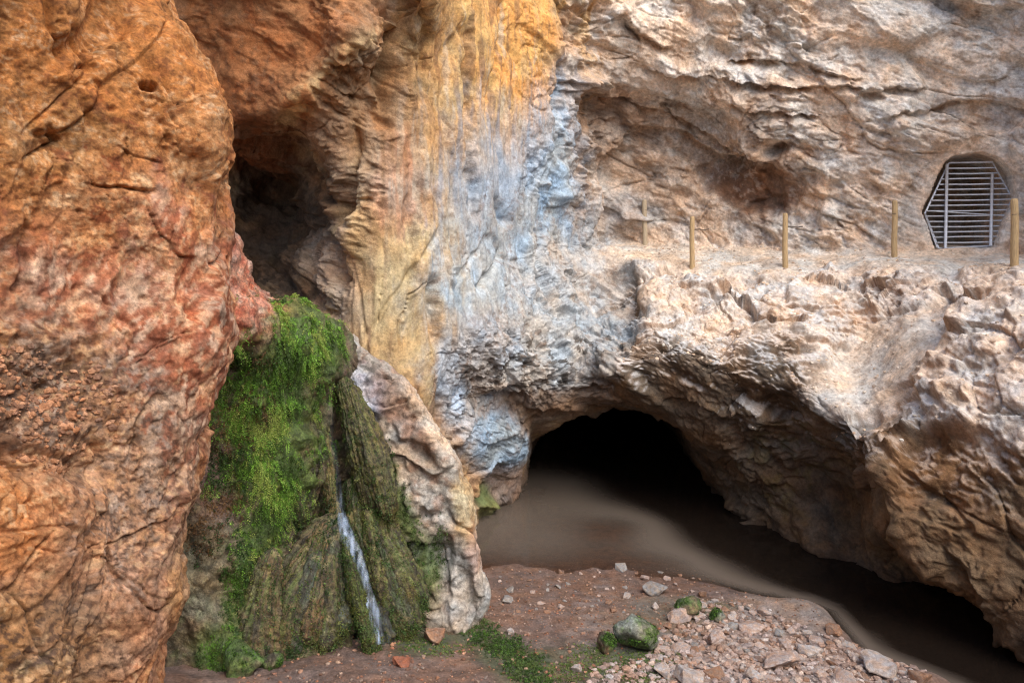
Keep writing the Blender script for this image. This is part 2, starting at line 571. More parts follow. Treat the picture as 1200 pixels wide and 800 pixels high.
setc(23, 7, 1420, 293, 13.8); setc(23, 8, 1420, 325, 11.2); setc(23, 9, 1420, 355, 10.4); setc(23, 10, 1420, 440, 9.6)
setc(23, 11, 1420, 640, 9.0); setc(23, 12, 1420, 850, 8.8); setc(23, 13, 1420, 860, 10); setc(23, 14, 1420, 880, 10)
setc(23, 15, 1420, 900, 10); setc(23, 16, 1420, 960, 10)

for c_ in range(13, 22):
    ctrl[7, c_, 1] += 3
    ctrl[8, c_, 2] += .5 + .25 * math.sin(c_ * 2.3)
    ctrl[8, c_, 1] += 2.0 * math.sin(c_ * 1.7)
    ctrl[7, c_, 2] -= .35
NCOL += 1
extra = ctrl[:, -1:, :].copy()  # unseen end of the wall, added out of frame to shade the pool
for r in range(17):
    extra[r, 0, 0] = 1640
    extra[r, 0, 2] = ctrl[r, -1, 2] * .80
    extra[r, 0, 1] = HY + (ctrl[r, -1, 1] - HY) * (1.18 if r > 8 else 1.0)
extra[7, 0, 1], extra[8, 0, 1] = 255, 275
ctrl = np.concatenate([ctrl, extra], 1)

GATE = np.array([(1108, 191), (1120, 184), (1150, 180), (1172, 186), (1188, 204), (1190, 234), (1166, 287), (1098, 291), (1083, 250)], float)


def poly_sd(px, py, poly):
    """signed distance in pixels, positive inside a convex polygon"""
    d = np.full(px.shape, 1e9)
    c = poly.mean(0)
    for a, b in zip(poly, np.roll(poly, -1, 0)):
        e = b - a
        n = np.array([-e[1], e[0]]) / np.linalg.norm(e)
        if np.dot(c - a, n) < 0:
            n = -n
        d = np.minimum(d, (px - a[0]) * n[0] + (py - a[1]) * n[1])
    return d


def rotdip(P, deg, axis='xz'):
    a = math.radians(deg)
    c, s = math.cos(a), math.sin(a)
    Q = P.copy()
    Q[:, 0] = c * P[:, 0] + s * P[:, 2]
    Q[:, 2] = -s * P[:, 0] + c * P[:, 2]
    return Q


def wall_disp(x):
    P, px, py, T, S = x['P'], x['px'], x['py'], x['T'], x['S']
    w1, w2, w3 = vnoise(P, .8, 11), vnoise(P, 2.7, 15), vnoise(P, 8.5, 19)
    Pw = P + .16 * w1 + .04 * w2 + .010 * w3
    # --- right-hand limestone: beds dip to the right
    Q = rotdip(Pw, -24)
    f1, e1 = facet(Q, (0.5, 0.8, 1.05), 11, 24, 0)
    f2, e2 = facet(Q, (1.2, 1.8, 2.3), 23, 24, 0)
    f3, e3 = facet(Q, (3.3, 4.6, 6.2), 37, 20, 0)
    f4, e4 = facet(Q, (9.5, 12., 17.), 39, 12, 0)
    cm = sstep(-.12, .38, fbm(P, .55, 3, .6, 41) + .15 * w2[:, 1])
    led = sstep(300, 340, py) * sstep(690, 760, px)
    cm = np.maximum(cm, .25 * led)
    rough = 0.32 * f1 + .17 * f2 * (.45 + .7 * cm) + (.115 * f3 * (.45 + .75 * cm) + .05 * f4 * (.55 + .75 * cm)) * (1 - .3 * led)
    rough -= 0.07 * sstep(0.04, 0.0, e1) * sstep(.0, .35, w1[:, 0]) + 0.05 * sstep(0.05, 0.0, e2) * sstep(.0, .3, w1[:, 2]) * sstep(-.1, .2, w2[:, 1]) + .022 * sstep(.06, 0., e3) * sstep(.05, .3, w2[:, 0])
    Qf = rotdip(P + .05 * w2 + .015 * w3, -30)
    fr1 = np.abs(perlin(Qf, (.35, .8, 1.1), 43))
    fr2 = np.abs(perlin(rotdip(P + .04 * w2 + .015 * w3, 48), (.4, .9, 1.3), 47))
    rough -= .10 * sstep(.022, .0, fr1) * sstep(-.15, .1, w1[:, 1]) + .07 * sstep(.018, .0, fr2) * sstep(.0, .2, w1[:, 2])
    rough += .05 * np.sign(perlin(Qf, (.35, .8, 1.1), 43)) * sstep(.0, .03, fr1)
    rough += 0.10 * fbm(P, 0.7, 3, .5, 5) 
    # --- flowstone on the left part: vertical
    g1, k1 = facet(Pw, (0.9, 0.9, 0.24), 51, 12, 0)
    g2, k2 = facet(Pw, (2.4, 2.4, .6), 57, 12, 0)
    g3, k3 = facet(Pw, (6.5, 6.5, 2.4), 59, 12, 0)
    Pv = P * np.array([1.0, 1.0, 0.3])
    flow = 0.22 * g1 + 0.06 * g2 * (.4 + cm) + .02 * g3 * (.2 + cm) + .015 * (ridged(P * np.array([1, 1, .12]), 3.2, 3, .55, 62) - 1) + 0.05 * fbm(Pv, 2.2, 4, .5, 61) - 0.06 * sstep(0.07, 0, k1)  - .05 * sstep(.045, 0, k2) * sstep(-.1, .3, w1[:, 1])
    wl_ = sstep(690, 590, px + 35 * w1[:, 0]) * sstep(470, 330, py + .35 * (px - 600) + 30 * w1[:, 1])
    wl_ = np.maximum(wl_, sstep(560, 500, px)) * sstep(-25, 25, px + 20 * w1[:, 2] - np.clip(490 - .3 * (py - 50), 395, 500))
    h = rough * (1 - wl_) + flow * wl_
    # orange slab under the overhang is smoother
    slab = ell(x, 310, 60, 85, 75, -30, .3)
    h = h * (1 - .65 * slab) + slab * .05 * fbm(P, 1.5, 4, .55, 81)
    # dark cleft in the pillar
    cl = np.exp(-((px - (462 - .12 * (py - 60)) + 10 * w2[:, 2]) / 11) ** 2) * sstep(-30, 20, py) * sstep(160, 100, py)
    h -= 0.5 * cl
    for (x0, x1, y0, y1, dp, wd) in ((545, 545, -20, 205, .22, 5), (545, 560, 205, 250, .2, 5), (590, 575, 0, 120, .16, 5), (500, 478, 20, 330, .18, 7), (420, 395, 150, 330, .3, 9), (660, 655, 60, 190, .2, 5), (508, 520, 330, 500, .2, 6), (575, 595, 215, 260, .2, 6), (565, 590, 335, 300, .15, 4)):
        t = np.clip((py - y0) / (y1 - y0), 0, 1)
        xc = x0 + (x1 - x0) * t + 9 * w1[:, 2] + 5 * w2[:, 1] + 2 * w3[:, 0]
        ok = sstep(min(y0, y1) - 14, min(y0, y1) + 8, py) * sstep(max(y0, y1) + 14, max(y0, y1) - 8, py)
        h -= dp * np.exp(-((px - xc) / wd) ** 2) * ok * sstep(-.5, .0, w1[:, 0])
    # long bedding cracks with an overhanging upper side on the right wall
    for (pts, dp, up) in (([(760, 80), (850, 95), (935, 105), (985, 100), (1030, 108), (1080, 104)], .16, .10),
                          ([(850, 118), (900, 128), (950, 142)], .16, .1),
                          ([(730, 20), (775, 55)], .2, .1), ([(665, 95), (740, 120), (840, 165), (900, 190)], .14, .10),
                          ([(1000, 10), (1012, 60)], .2, .08), ([(1040, 140), (1110, 118), (1200, 130)], .12, .08),
                          ([(860, 75), (940, 70), (1000, 95)], .15, .1),
                          ([(950, 325), (1000, 335), (1045, 330)], .18, .12), ([(1105, 340), (1150, 355)], .2, .1),
                          ([(850, 340), (890, 365), (940, 372)], .16, .1)):
        a = np.array(pts, float)
        yc = np.interp(px, a[:, 0], a[:, 1]) + 9 * w1[:, 2] + 6 * w2[:, 1] + 3 * w3[:, 0]
        ok = sstep(a[0, 0] - 18, a[0, 0] + 12, px) * sstep(a[-1, 0] + 18, a[-1, 0] - 12, px)
        if abs(a[0, 0] - a[-1, 0]) < 30:
            continue
        dyy = py - yc
        v = np.where(dyy > 0, -dp * np.exp(-(dyy / 9) ** 2), up * np.exp(-(dyy / 16) ** 2)) * (.6 + .8 * sstep(-.4, .3, w2[:, 2]))
        h += v * ok
    h *= 1 - .6 * sstep(11.3, 11.9, T) * sstep(600, 625, px) * sstep(850, 830, px)
    # pockets
    nz = .35 * fbm(P, 1.1, 3, .5, 95)
    h -= 0.5 * ell(x, 888, 222, 66, 24, 12, .7, 1.6 * nz + .5 * w2[:, 0])
    h -= 0.5 * ell(x, 735, 205, 35, 28, 0, .5, nz)
    h -= 0.5 * ell(x, 770, 140, 75, 28, 8, .5, nz)
    h -= 0.35 * ell(x, 830, 180, 60, 18, 10, .7, 1.5 * nz + .5 * w2[:, 0])
    h -= 0.3 * ell(x, 722, 360, 24, 46, 10, .7, 1.4 * nz)
    h -= 0.12 * ell(x, 640, 462, 80, 16, -12, .5, nz)
    h -= 0.35 * ell(x, 960, 545, 45, 60, -30, .6, nz)
    h -= 0.3 * ell(x, 885, 500, 40, 50, -30, .6, nz)
    h += 0.28 * ell(x, 574, 522, 26, 30, 20, .8, .6 * nz) + .22 * ell(x, 600, 512, 15, 24, 0, .8, .6 * nz)
    h *= 1 - .5 * ell(x, 600, 540, 40, 45, 0, .5)
    # spongy pits in the grey slope above the jamb
    pit = ell(x, 620, 425, 90, 45, -8, .5, nz)
    h += pit * (0.13 * np.minimum(fbm(P, 4.5, 4, .65, 101), .12))
    # sandy path and chute: smooth out, add gravel relief
    side = sstep(700, 745, px)
    path = sstep(6.92, 7.12, T) * sstep(8.25, 7.95, T + .16 * perlin(P, 1.6, 103)) * side
    chute = ell(x, 1025, 428, 88, 38, -36, .35, .3 * fbm(P, 1.5, 3, .5, 105))
    sm = np.clip(path + chute, 0, 1)
    h = h * (1 - .85 * sm - .10 * chute * (1 - path)) + sm * (.06 * fbm(P, 1.2, 3, .5, 107) + .012 * fbm(P, 11, 3, .6, 109))
    x['sand'] = sm
    # tunnel and under water calmer
    # gate adit
    sd = poly_sd(px, py, GATE) + 2.5 * perlin(P, 2.5, 111)
    near = sstep(-26, -4, sd)
    h *= (1 - .85 * near * (T < 7.4))
    V = x['N'] * h[:, None]
    deep = sstep(-1.5, 2.5, sd) * (T < 7.6) * sstep(900, 1000, px)
    V[:, 1] += deep * 3.2
    V[:, 0] += deep * 1.0
    x['deep'] = deep
    return V


def wall_paint(x):
    P, px, py, T = x['P'], x['px'], x['py'], x['T']
    N2 = x['N2']
    n_a = fbm(P, .9, 4, .55, 201)
    n_b = fbm(P, 3.0, 4, .6, 205)
    n_c = fbm(P * np.array([1, 1, .22]), 2.4, 4, .55, 209)     # vertical streaks
    n_d = fbm(P, .45, 3, .5, 213)
    n_e = fbm(rotdip(P, -24) * np.array([.5, 1, 1.6]), 2.2, 4, .6, 217)
    col = np.tile(srgb((214, 194, 174)), (len(P), 1))
    col = lay(col, sstep(.0, .5, n_e), (222, 210, 198), .8)
    col = lay(col, sstep(.05, .5, n_a), (194, 166, 142), .5)
    col = lay(col, sstep(.15, .6, n_b), (186, 152, 124), .5)
    col = lay(col, sstep(.25, .6, -n_a), (178, 172, 168), .5)
    # alcove shade painted into the rock colour as brownish bands
    w = .5 * n_a + .25 * n_b
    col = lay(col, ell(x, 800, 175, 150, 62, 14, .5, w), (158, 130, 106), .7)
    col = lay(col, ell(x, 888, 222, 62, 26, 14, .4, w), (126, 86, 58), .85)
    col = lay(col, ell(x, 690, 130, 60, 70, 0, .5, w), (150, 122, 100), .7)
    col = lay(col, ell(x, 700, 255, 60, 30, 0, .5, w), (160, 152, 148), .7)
    # brown damp rock below the pale ledge, colour darkened further for its shade
    brown = np.zeros(len(P))
    for e in ((770, 448, 120, 58, 5), (880, 505, 110, 112, 35), (970, 585, 110, 100, 35), (1090, 615, 150, 120, 35), (1190, 645, 120, 130, 30), (722, 358, 24, 50, 8), (690, 470, 60, 22, -12)):
        brown = np.maximum(brown, ell(x, *e, .25, .45 * w))
    brown = np.maximum(brown, sstep(11.2, 11.8, T) * sstep(610, 640, px))
    col = lay(col, brown, (92, 72, 51), .95)
    col = lay(col, brown * sstep(.1, .5, n_b), (112, 86, 58), .8)
    col = lay(col, brown * sstep(.05, .5, -n_a), (72, 58, 46), .75)
    col = lay(col, ell(x, 1125, 620, 130, 100, 38, .3, .5 * w), (118, 88, 56), .85)
    col = lay(col, ell(x, 1125, 620, 130, 100, 38, .3, .5 * w) * sstep(.1, .4, n_b), (138, 102, 64), .6)
    col = lay(col, ell(x, 920, 560, 60, 70, 35, .5, w) * sstep(0, .4, n_b), (96, 88, 52), .5)
    # pale dust lying on the tops of the ledge blocks
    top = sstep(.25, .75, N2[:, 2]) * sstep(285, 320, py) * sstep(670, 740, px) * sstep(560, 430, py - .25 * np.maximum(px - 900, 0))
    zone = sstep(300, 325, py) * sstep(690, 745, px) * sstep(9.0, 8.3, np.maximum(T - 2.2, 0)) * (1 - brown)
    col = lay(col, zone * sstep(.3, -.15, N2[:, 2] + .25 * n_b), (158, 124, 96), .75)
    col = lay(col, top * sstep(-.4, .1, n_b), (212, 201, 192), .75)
    col = lay(col, x['sand'], (208, 194, 178), .9)
    # ---------------- flowstone, left
    left = sstep(700, 660, px + 25 * n_c)
    col = lay(col, left, (164, 132, 100), .95)
    col = lay(col, left * sstep(0, .45, n_c), (190, 155, 105), .8)
    col = lay(col, left * sstep(.1, .5, n_b), (128, 92, 62), .6)
    n_f = fbm(P * np.array([1, 1, .10]), 5.0, 4, .6, 219)
    yl = .45 * n_c + .55 * n_f + .15 * n_b
    col = lay(col, ell(x, 570, 60, 95, 150, 0, .4, yl), (212, 160, 80), .85)
    col = lay(col, ell(x, 625, 40, 38, 140, 3, .35, yl), (214, 152, 66), .8)
    col = lay(col, ell(x, 510, 60, 25, 130, 0, .4, yl), (186, 150, 96), .8)
    col = lay(col, ell(x, 500, 330, 80, 130, 8, .4, yl), (196, 166, 112), .85)
    col = lay(col, ell(x, 470, 215, 30, 60, 0, .4, yl), (186, 140, 112), .8)
    col = lay(col, ell(x, 565, 330, 50, 40, -35, .4, yl), (206, 178, 122), .8)
    col = lay(col, ell(x, 560, 60, 120, 160, 0, .4, yl) * sstep(.12, .4, -n_f), (140, 104, 68), .7)
    col = lay(col, ell(x, 540, 160, 130, 190, 0, .4, yl) * sstep(.15, .4, n_f), (186, 172, 150), .6)
    # blue-grey calcite
    bl = .3 * n_c + .35 * n_f + .2 * n_b
    col = lay(col, ell(x, 600, 250, 78, 110, 0, .6, bl), (156, 172, 188), .85)
    col = lay(col, ell(x, 646, 230, 24, 140, 6, .8, .7 * bl), (152, 178, 200), .85)
    col = lay(col, ell(x, 590, 310, 18, 40, 5, .5, .5 * bl), (112, 130, 150), .8)
    col = lay(col, ell(x, 600, 345, 85, 75, 0, .6, bl), (166, 182, 194), .8)
    col = lay(col, ell(x, 665, 330, 50, 60, 20, .5, w), (172, 168, 164), .85)
    col = lay(col, ell(x, 620, 410, 105, 62, -10, .35, w), (168, 172, 174), .9)
    col = lay(col, ell(x, 560, 410, 40, 50, 0, .5, w), (160, 165, 174), .7)
    col = lay(col, ell(x, 630, 435, 95, 40, -10, .4, w) * sstep(.12, .32, fbm(P, 4, 4, .6, 231)), (70, 60, 50), .8)
    col = lay(col, ell(x, 640, 478, 70, 18, -12, .4, w), (112, 90, 72), .7)
    col = lay(col, ell(x, 532, 455, 16, 60, -8, .4, bl * .4), (176, 190, 206), .8)
    col = lay(col, ell(x, 580, 522, 34, 38, 0, .35, .5 * w), (148, 174, 196), .95)
    col = lay(col, ell(x, 590, 562, 26, 22, 0, .4, .5 * w), (150, 132, 124), .8)
    col = lay(col, ell(x, 562, 585, 12, 24, 0, .4, .5 * w), (96, 118, 56), .8)
    # orange slab; shade of the recess painted in as dark brown
    ow = .4 * n_b + .3 * n_a
    col = lay(col, ell(x, 300, 50, 130, 105, -25, .35, ow), (168, 104, 50), .95)
    col = lay(col, ell(x, 300, 50, 130, 105, -25, .3, ow) * sstep(.1, .5, n_b), (138, 74, 30), .7)
    lip = np.interp(py, [-40, 0, 50, 90, 115, 140], [520, 492, 412, 372, 348, 330])  # pale band paints the lit edge along the overhang lip
    lipm = np.exp(-((px - lip - 8 + 14 * n_a) / 16) ** 2) * sstep(160, 130, py)
    col = lay(col, lipm * sstep(-.35, .1, n_b), (214, 172, 112), .85)
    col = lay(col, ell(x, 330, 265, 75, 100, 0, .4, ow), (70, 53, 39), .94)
    col = lay(col, ell(x, 285, 175, 60, 40, 0, .5, ow), (128, 72, 34), .8)
    col = lay(col, ell(x, 440, 120, 55, 80, 0, .45, ow), (158, 116, 74), .7)
    col = lay(col, ell(x, 395, 330, 25, 50, -20, .5, ow), (170, 146, 124), .7)
    n_h = fbm(P, 8.5, 3, .65, 241)
    col = lay(col, sstep(.2, .32, n_h) * sstep(-.3, .2, n_a) * (1 - brown) * sstep(660, 720, px), (226, 214, 200), .3)
    col = lay(col, sstep(.2, .32, -n_h) * sstep(.3, -.2, n_a), (124, 94, 68), .40)
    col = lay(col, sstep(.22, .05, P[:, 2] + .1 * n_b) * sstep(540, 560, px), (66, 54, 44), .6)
    lum = (col @ np.array([.25, .6, .15]))[:, None]
    sat = (.88 - .02 * sstep(690, 640, px) - .04 * brown)[:, None]
    return lum + (col - lum) * sat


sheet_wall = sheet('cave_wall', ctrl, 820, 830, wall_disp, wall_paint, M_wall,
                   rw=[.25, .5, 1, 1, 1, 1, 1.1, .9, 1.2, 1, 1, 1.05, .8, .5, .35, .25], cw=[.25, .7, 1, 1, 1, 1, 1, 1, 1, 1, 1, 1, 1, 1, 1, 1, 1, 1, 1, 1.1, 1.1, .4, .2, .15])
tag(sheet_wall, 'pale limestone cave wall with ledge, arch and yellow and blue flowstone streaks', 'rock wall', kind='structure')

ring = [(-4.6, 4.2), (-8, -1), (-9, -7), (-5, -12), (1, -14), (7, -13), (12, -8), (14, -1), (12.5, 4), (10.5, 9.5)]  # unseen rock ring behind the camera, added to cut low sky light
pit = [[(x_ * q_, y_ * q_ + (1 - q_) * 2, z_) for x_, y_ in ring] for z_, q_ in ((11, 1.05), (9, .98), (6, 1.02), (3, .95), (1, .98), (-1.5, .92))]
o = sheet('unseen_pit_wall', pit, 110, 260, lambda x: .5 * facet(x['P'], .7, 701)[0] + .25 * facet(x['P'], 2.0, 703)[0],
          lambda x: lay(np.tile(srgb((170, 150, 130)), (len(x['P']), 1)), sstep(0, .4, fbm(x['P'], 1, 4, .6, 705)), (190, 160, 130)), M_wall, world=True)
tag(o, 'rough beige unseen rock wall added behind the camera to block low sky light', 'rock wall', kind='structure')
# ------------------------------------------------------------------ orange bluff on the left
rows = [  # y, edge px
    (-300, 150), (-120, 160), (0, 192), (60, 228), (110, 252), (150, 265), (210, 264), (270, 262), (330, 254), (390, 262),
    (440, 260), (480, 252), (530, 236), (590, 218), (650, 207), (700, 214), (750, 200), (810, 188), (900, 180), (1050, 180), (1300, 180)]
off = {-300: -.6, -120: -.4, 0: -.1, 330: 0, 480: -.15, 590: -.3, 750: -.5, 900: -.7, 1050: -.9, 1300: -1.0}
oy = sorted(off)
bc = []
for (y, e) in rows:
    o_ = np.interp(y, oy, [off[k] for k in oy])
    bc.append([(-420, y, 4.0 + o_), (-220, y, 4.7 + o_), (-80, y, 5.4 + o_), (10, y, 5.9 + o_), (80, y, 6.25 + o_), (e - 105, y, 6.6 + o_),
               (e - 48, y, 6.85 + o_), (e - 12, y, 7.15 + o_), (e, y, 7.6 + o_), (e - 8, y, 8.2 + o_), (e - 60, y, 9.4 + o_)])


def bluff_disp(x):
    P, px, py = x['P'], x['px'], x['py']
    w1, w2, w3 = vnoise(P, 1.5, 331), vnoise(P, 5, 335), vnoise(P, 15, 339)
    Pw = P + .14 * w1 + .05 * w2 + .015 * w3
    f1, e1 = facet(rotdip(Pw, 35), (.9, 1.0, .6), 301, 18, 0)
    f2, e2 = facet(rotdip(Pw, 30), (2.6, 2.6, 1.8), 303, 20, 0)
    f3, e3 = facet(Pw, (8, 8, 7), 305, 16, 0)
    f4, e4 = facet(Pw, (20, 20, 18), 306, 14, 0)
    lowrub = sstep(.2, 1, ell(x, 30, 470, 130, 100, 10, .6, .3 * fbm(P, 2, 3)))
    lowrough = sstep(430, 620, py + .3 * px)
    h = .20 * f1 + .05 * f2 * (.5 + sstep(-.1, .3, w1[:, 1])) + (.017 * f3 + .008 * f4) * (.7 + .6 * sstep(-.2, .3, w1[:, 1]) + .4 * lowrough + .8 * lowrub)
    h += .09 * fbm(P, 1.0, 4, .5, 307) + .010 * fbm(P, 6.5, 4, .6, 309)
    h += lowrub * .05 * f2 + lowrub * .03 * fbm(P, 9, 3, .6, 311)
    h -= .07 * sstep(.03, 0, e1) * sstep(-.1, .2, w1[:, 0]) + .035 * sstep(.035, 0, e2) * sstep(.0, .3, w1[:, 2]) + .008 * sstep(.08, 0, e3) * sstep(.05, .3, w2[:, 2])
    h += .004 * (ridged(P, 9.0, 4, .62, 325) - 1.3)
    Qf = rotdip(P + .02 * w2 + .008 * w3, 40)
    q1, q2 = perlin(Qf, (.5, 1.2, 1.5), 345), perlin(rotdip(P + .02 * w2 + .008 * w3, -35), (.6, 1.3, 1.6), 347)
    h -= .05 * sstep(.02, 0, np.abs(q1)) * sstep(-.1, .15, w1[:, 1]) + .035 * sstep(.015, 0, np.abs(q2)) * sstep(.0, .2, w1[:, 0])
    h += .018 * np.sign(q1) * sstep(0, .03, np.abs(q1)) + .012 * np.sign(q2) * sstep(0, .02, np.abs(q2)) * sstep(.0, .2, w1[:, 0])
    h += .022 * f3 * sstep(.1, .3, w1[:, 2])
    # pits
    pp = perlin(P, 21.0, 327)
    h -= .022 * sstep(.40, .55, pp) * (.3 + lowrough)
    p1 = perlin(P, 7.0, 317)
    h -= .045 * sstep(.42, .62, p1)
    # diagonal folds running down to the right
    Q = rotdip(P, 50)
    fold = ridged(Q * np.array([.25, 1, 1.0]), 2.2, 3, .5, 319) - 1
    h += .07 * fold * ell(x, 150, 400, 150, 120, 40, .6)
    for (pts, dp, wd) in (([(62, -20), (64, 30), (78, 70)], .10, 5), ([(95, 95), (104, 125), (110, 150)], .09, 5), ([(32, 255), (36, 300), (28, 340)], .08, 4),
                          ([(60, 150), (75, 165), (30, 185)], .08, 5)):
        a = np.array(pts, float)
        xc = np.interp(py, a[:, 1], a[:, 0]) + 6 * w2[:, 0] + 3 * w3[:, 0]
        ok = sstep(a[0, 1] - 10, a[0, 1] + 10, py) * sstep(a[-1, 1] + 10, a[-1, 1] - 10, py)
        h -= dp * np.exp(-((px - xc) / wd) ** 2) * ok
    h -= .22 * ell(x, 176, 98, 9, 4.5, 12, .4)
    h -= .12 * ell(x, 130, 20, 60, 20, -40, .5, .4 * fbm(P, 2, 3))
    h -= .08 * ell(x, 60, 175, 25, 18, 0, .5, .4 * fbm(P, 3, 3))
    h -= .10 * ell(x, 40, 540, 80, 14, 12, .5, .4 * fbm(P, 3, 3))
    h += .12 * ell(x, 50, 610, 80, 60, 20, .7, .3 * fbm(P, 2, 3))
    return h


def bluff_paint(x):
    P, px, py = x['P'], x['px'], x['py']
    n_a = fbm(P, 1.6, 4, .55, 351)
    n_b = fbm(P, 5, 4, .6, 353)
    n_c = fbm(rotdip(P, 50) * np.array([.3, 1, 1]), 3.5, 4, .6, 355)
    n_d = fbm(P, 11, 3, .6, 357)
    w = .45 * n_a + .3 * n_b
    col = np.tile(srgb((196, 130, 72)), (len(P), 1))
    col = lay(col, sstep(0, .5, n_a), (208, 146, 90), .7)
    col = lay(col, sstep(.1, .5, -n_a), (180, 106, 54), .6)
    col = lay(col, sstep(.05, .45, n_b), (188, 118, 58), .6)
    col = lay(col, ell(x, 110, 60, 170, 110, 0, .5, w), (198, 128, 62), .7)
    col = lay(col, ell(x, 90, 190, 120, 60, 20, .5, w), (170, 122, 66), .5)
    col = lay(col, ell(x, 150, 290, 130, 110, 0, .5, w), (202, 128, 78), .6)
    # pale crusts
    pale = ell(x, 150, 250, 140, 120, 0, .6, w)
    col = lay(col, pale * sstep(.16, .42, n_b), (224, 170, 116), .75)
    col = lay(col, pale * sstep(.22, .5, -n_b), (150, 74, 40), .8)
    col = lay(col, sstep(.32, .6, n_d) * sstep(450, 350, py), (120, 74, 44), .5)
    # red veins along the edge
    red = np.maximum(ell(x, 205, 410, 80, 150, 0, .5, w), .8 * ell(x, 120, 345, 120, 60, 10, .5, w))
    col = lay(col, red, (204, 140, 112), .7)
    col = lay(col, red * sstep(.0, .28, n_c), (170, 92, 58), .7)
    col = lay(col, red * sstep(.12, .4, -n_c), (222, 182, 152), .7)
    col = lay(col, ell(x, 196, 575, 14, 60, 0, .4, w), (178, 80, 54), .8)
    col = lay(col, ell(x, 215, 520, 20, 130, 10, .5, w) * sstep(.1, .4, n_b), (214, 184, 160), .6)
    # grey-brown conglomerate lower left
    grey = ell(x, 60, 455, 110, 75, 10, .5, w)
    col = lay(col, grey, (128, 98, 78), .9)
    col = lay(col, grey * sstep(.05, .3, n_b), (104, 86, 74), .75)
    g2 = ell(x, 150, 590, 60, 110, 15, .5, w)
    col = lay(col, g2, (182, 142, 114), .75)
    col = lay(col, g2 * sstep(.1, .4, n_b), (136, 120, 112), .7)
    col = lay(col, ell(x, 50, 610, 85, 70, 0, .5, w), (196, 122, 62), .7)
    col = lay(col, ell(x, 160, 720, 60, 100, 0, .5, w), (196, 140, 108), .75)
    g3 = ell(x, 40, 755, 90, 60, 0, .5, w)
    col = lay(col, g3, (150, 112, 66), .7)
    col = lay(col, g3 * sstep(.0, .35, n_b), (98, 86, 56), .7)
    col = lay(col, ell(x, 208, 680, 12, 50, 0, .5, w), (196, 150, 84), .7)
    col = lay(col, ell(x, 130, 620, 120, 190, 12, .5, w), (172, 136, 110), .5)
    n_h = fbm(P, 19, 3, .65, 361)
    n_g = fbm(rotdip(P, 50) * np.array([.35, 1, 1]), 11, 3, .6, 363)
    col = lay(col, sstep(.22, .34, n_h) * sstep(-.2, .3, n_a), (224, 176, 126), .45)
    col = lay(col, sstep(.20, .32, -n_h), (120, 70, 42), .55)
    col = lay(col, sstep(.2, .3, n_b) * sstep(.0, .2, n_h), (206, 168, 128), .5)
    col = lay(col, red * sstep(.1, .25, n_g), (226, 190, 158), .6)
    col = lay(col, red * sstep(.1, .25, -n_g), (150, 78, 50), .6)
    col = lay(col, np.clip(grey + g2 + g3, 0, 1) * sstep(.12, .28, -n_h), (92, 76, 66), .65)
    col = lay(col, np.clip(grey + g2, 0, 1) * sstep(.14, .28, fbm(P, 13, 3, .6, 365)), (176, 152, 134), .6)
    lum = (col @ np.array([.25, .6, .15]))[:, None]
    mott = 1 + .30 * np.clip(n_d + .6 * n_b, -.8, .8)[:, None]
    return (lum + (col - lum) * .93) * np.array([.765, .775, .76]) * mott


o = sheet('rock_bluff_wall', bc, 660, 370, bluff_disp, bluff_paint, M_bluff,
          rw=[.2, .35] + [1] * 15 + [.8, .3, .2], cw=[.15, .3, .8, 1, 1, 1, 1, 1.3, 1.2, .4])
tag(o, 'orange and rust red clay rock bluff with red veins and loose rubble', 'rock wall', kind='structure')

# ------------------------------------------------------------------ mossy wall left of the waterfall
mcols = [175, 225, 262, 292, 322, 352, 380, 404, 425]
mtop = [264, 268, 280, 336, 366, 376, 384, 408, 440]
mrows_y = [(None, 'back'), (None, 'top'), (345, 0), (380, 0), (408, 0), (430, 0), (470, 0), (530, 0), (590, 0), (650, 0), (710, 0), (770, 0), (850, 0), (960, 0)]
md = {  # distances by row for the columns
    'back': [12.0, 12.0, 12.0, 12.2, 12.4, 12.5, 12.5, 12.5, 12.6],
    'top': [9.2, 9.2, 9.2, 9.5, 9.9, 10.3, 10.6, 11.0, 11.3],
    345: [9.0, 9.0, 9.0, 9.2, 9.8, 10.3, 10.6, 11.0, 11.3], 380: [8.9, 8.9, 8.9, 9.1, 9.7, 10.0, 10.4, 11.0, 11.3],
    408: [9.0, 9.0, 9.0, 9.4, 9.7, 9.9, 10.3, 11.0, 11.3], 430: [9.4, 9.4, 9.5, 9.7, 9.8, 9.95, 10.4, 11.0, 11.3],
    470: [9.5, 9.5, 9.6, 9.7, 9.8, 10.0, 10.6, 11.1, 11.3], 530: [9.4, 9.4, 9.5, 9.6, 9.75, 10.1, 10.8, 11.2, 11.3],
    590: [9.3, 9.3, 9.4, 9.5, 9.7, 10.1, 10.8, 11.2, 11.3], 650: [9.2, 9.2, 9.3, 9.4, 9.6, 10.1, 10.8, 11.2, 11.3],
    710: [9.1, 9.1, 9.2, 9.3, 9.6, 10.2, 10.8, 11.2, 11.3], 770: [9.0, 9.0, 9.1, 9.3, 9.7, 10.2, 10.8, 11.2, 11.3],
    850: [8.9, 8.9, 9.1, 9.4, 9.8, 10.3, 10.8, 11.2, 11.3], 960: [8.9, 8.9, 9.1, 9.4, 9.8, 10.3, 10.8, 11.2, 11.3]}
mc = []
for y, tg in mrows_y:
    key = tg if y is None else y
    row = []
    for i, c in enumerate(mcols):
        yy = {'back': mtop[i] + 6, 'top': mtop[i]}.get(key, None)
        if yy is None:
            yy = mtop[i] + (y - 320) * (960 - mtop[i]) / (960 - 320)
            yy = max(y, mtop[i] + 6 * (1 + [345, 380, 408, 430, 470, 530, 590, 650, 710, 770, 850, 960].index(y)))
        row.append((c, yy, md[key][i]))
    mc.append(row)


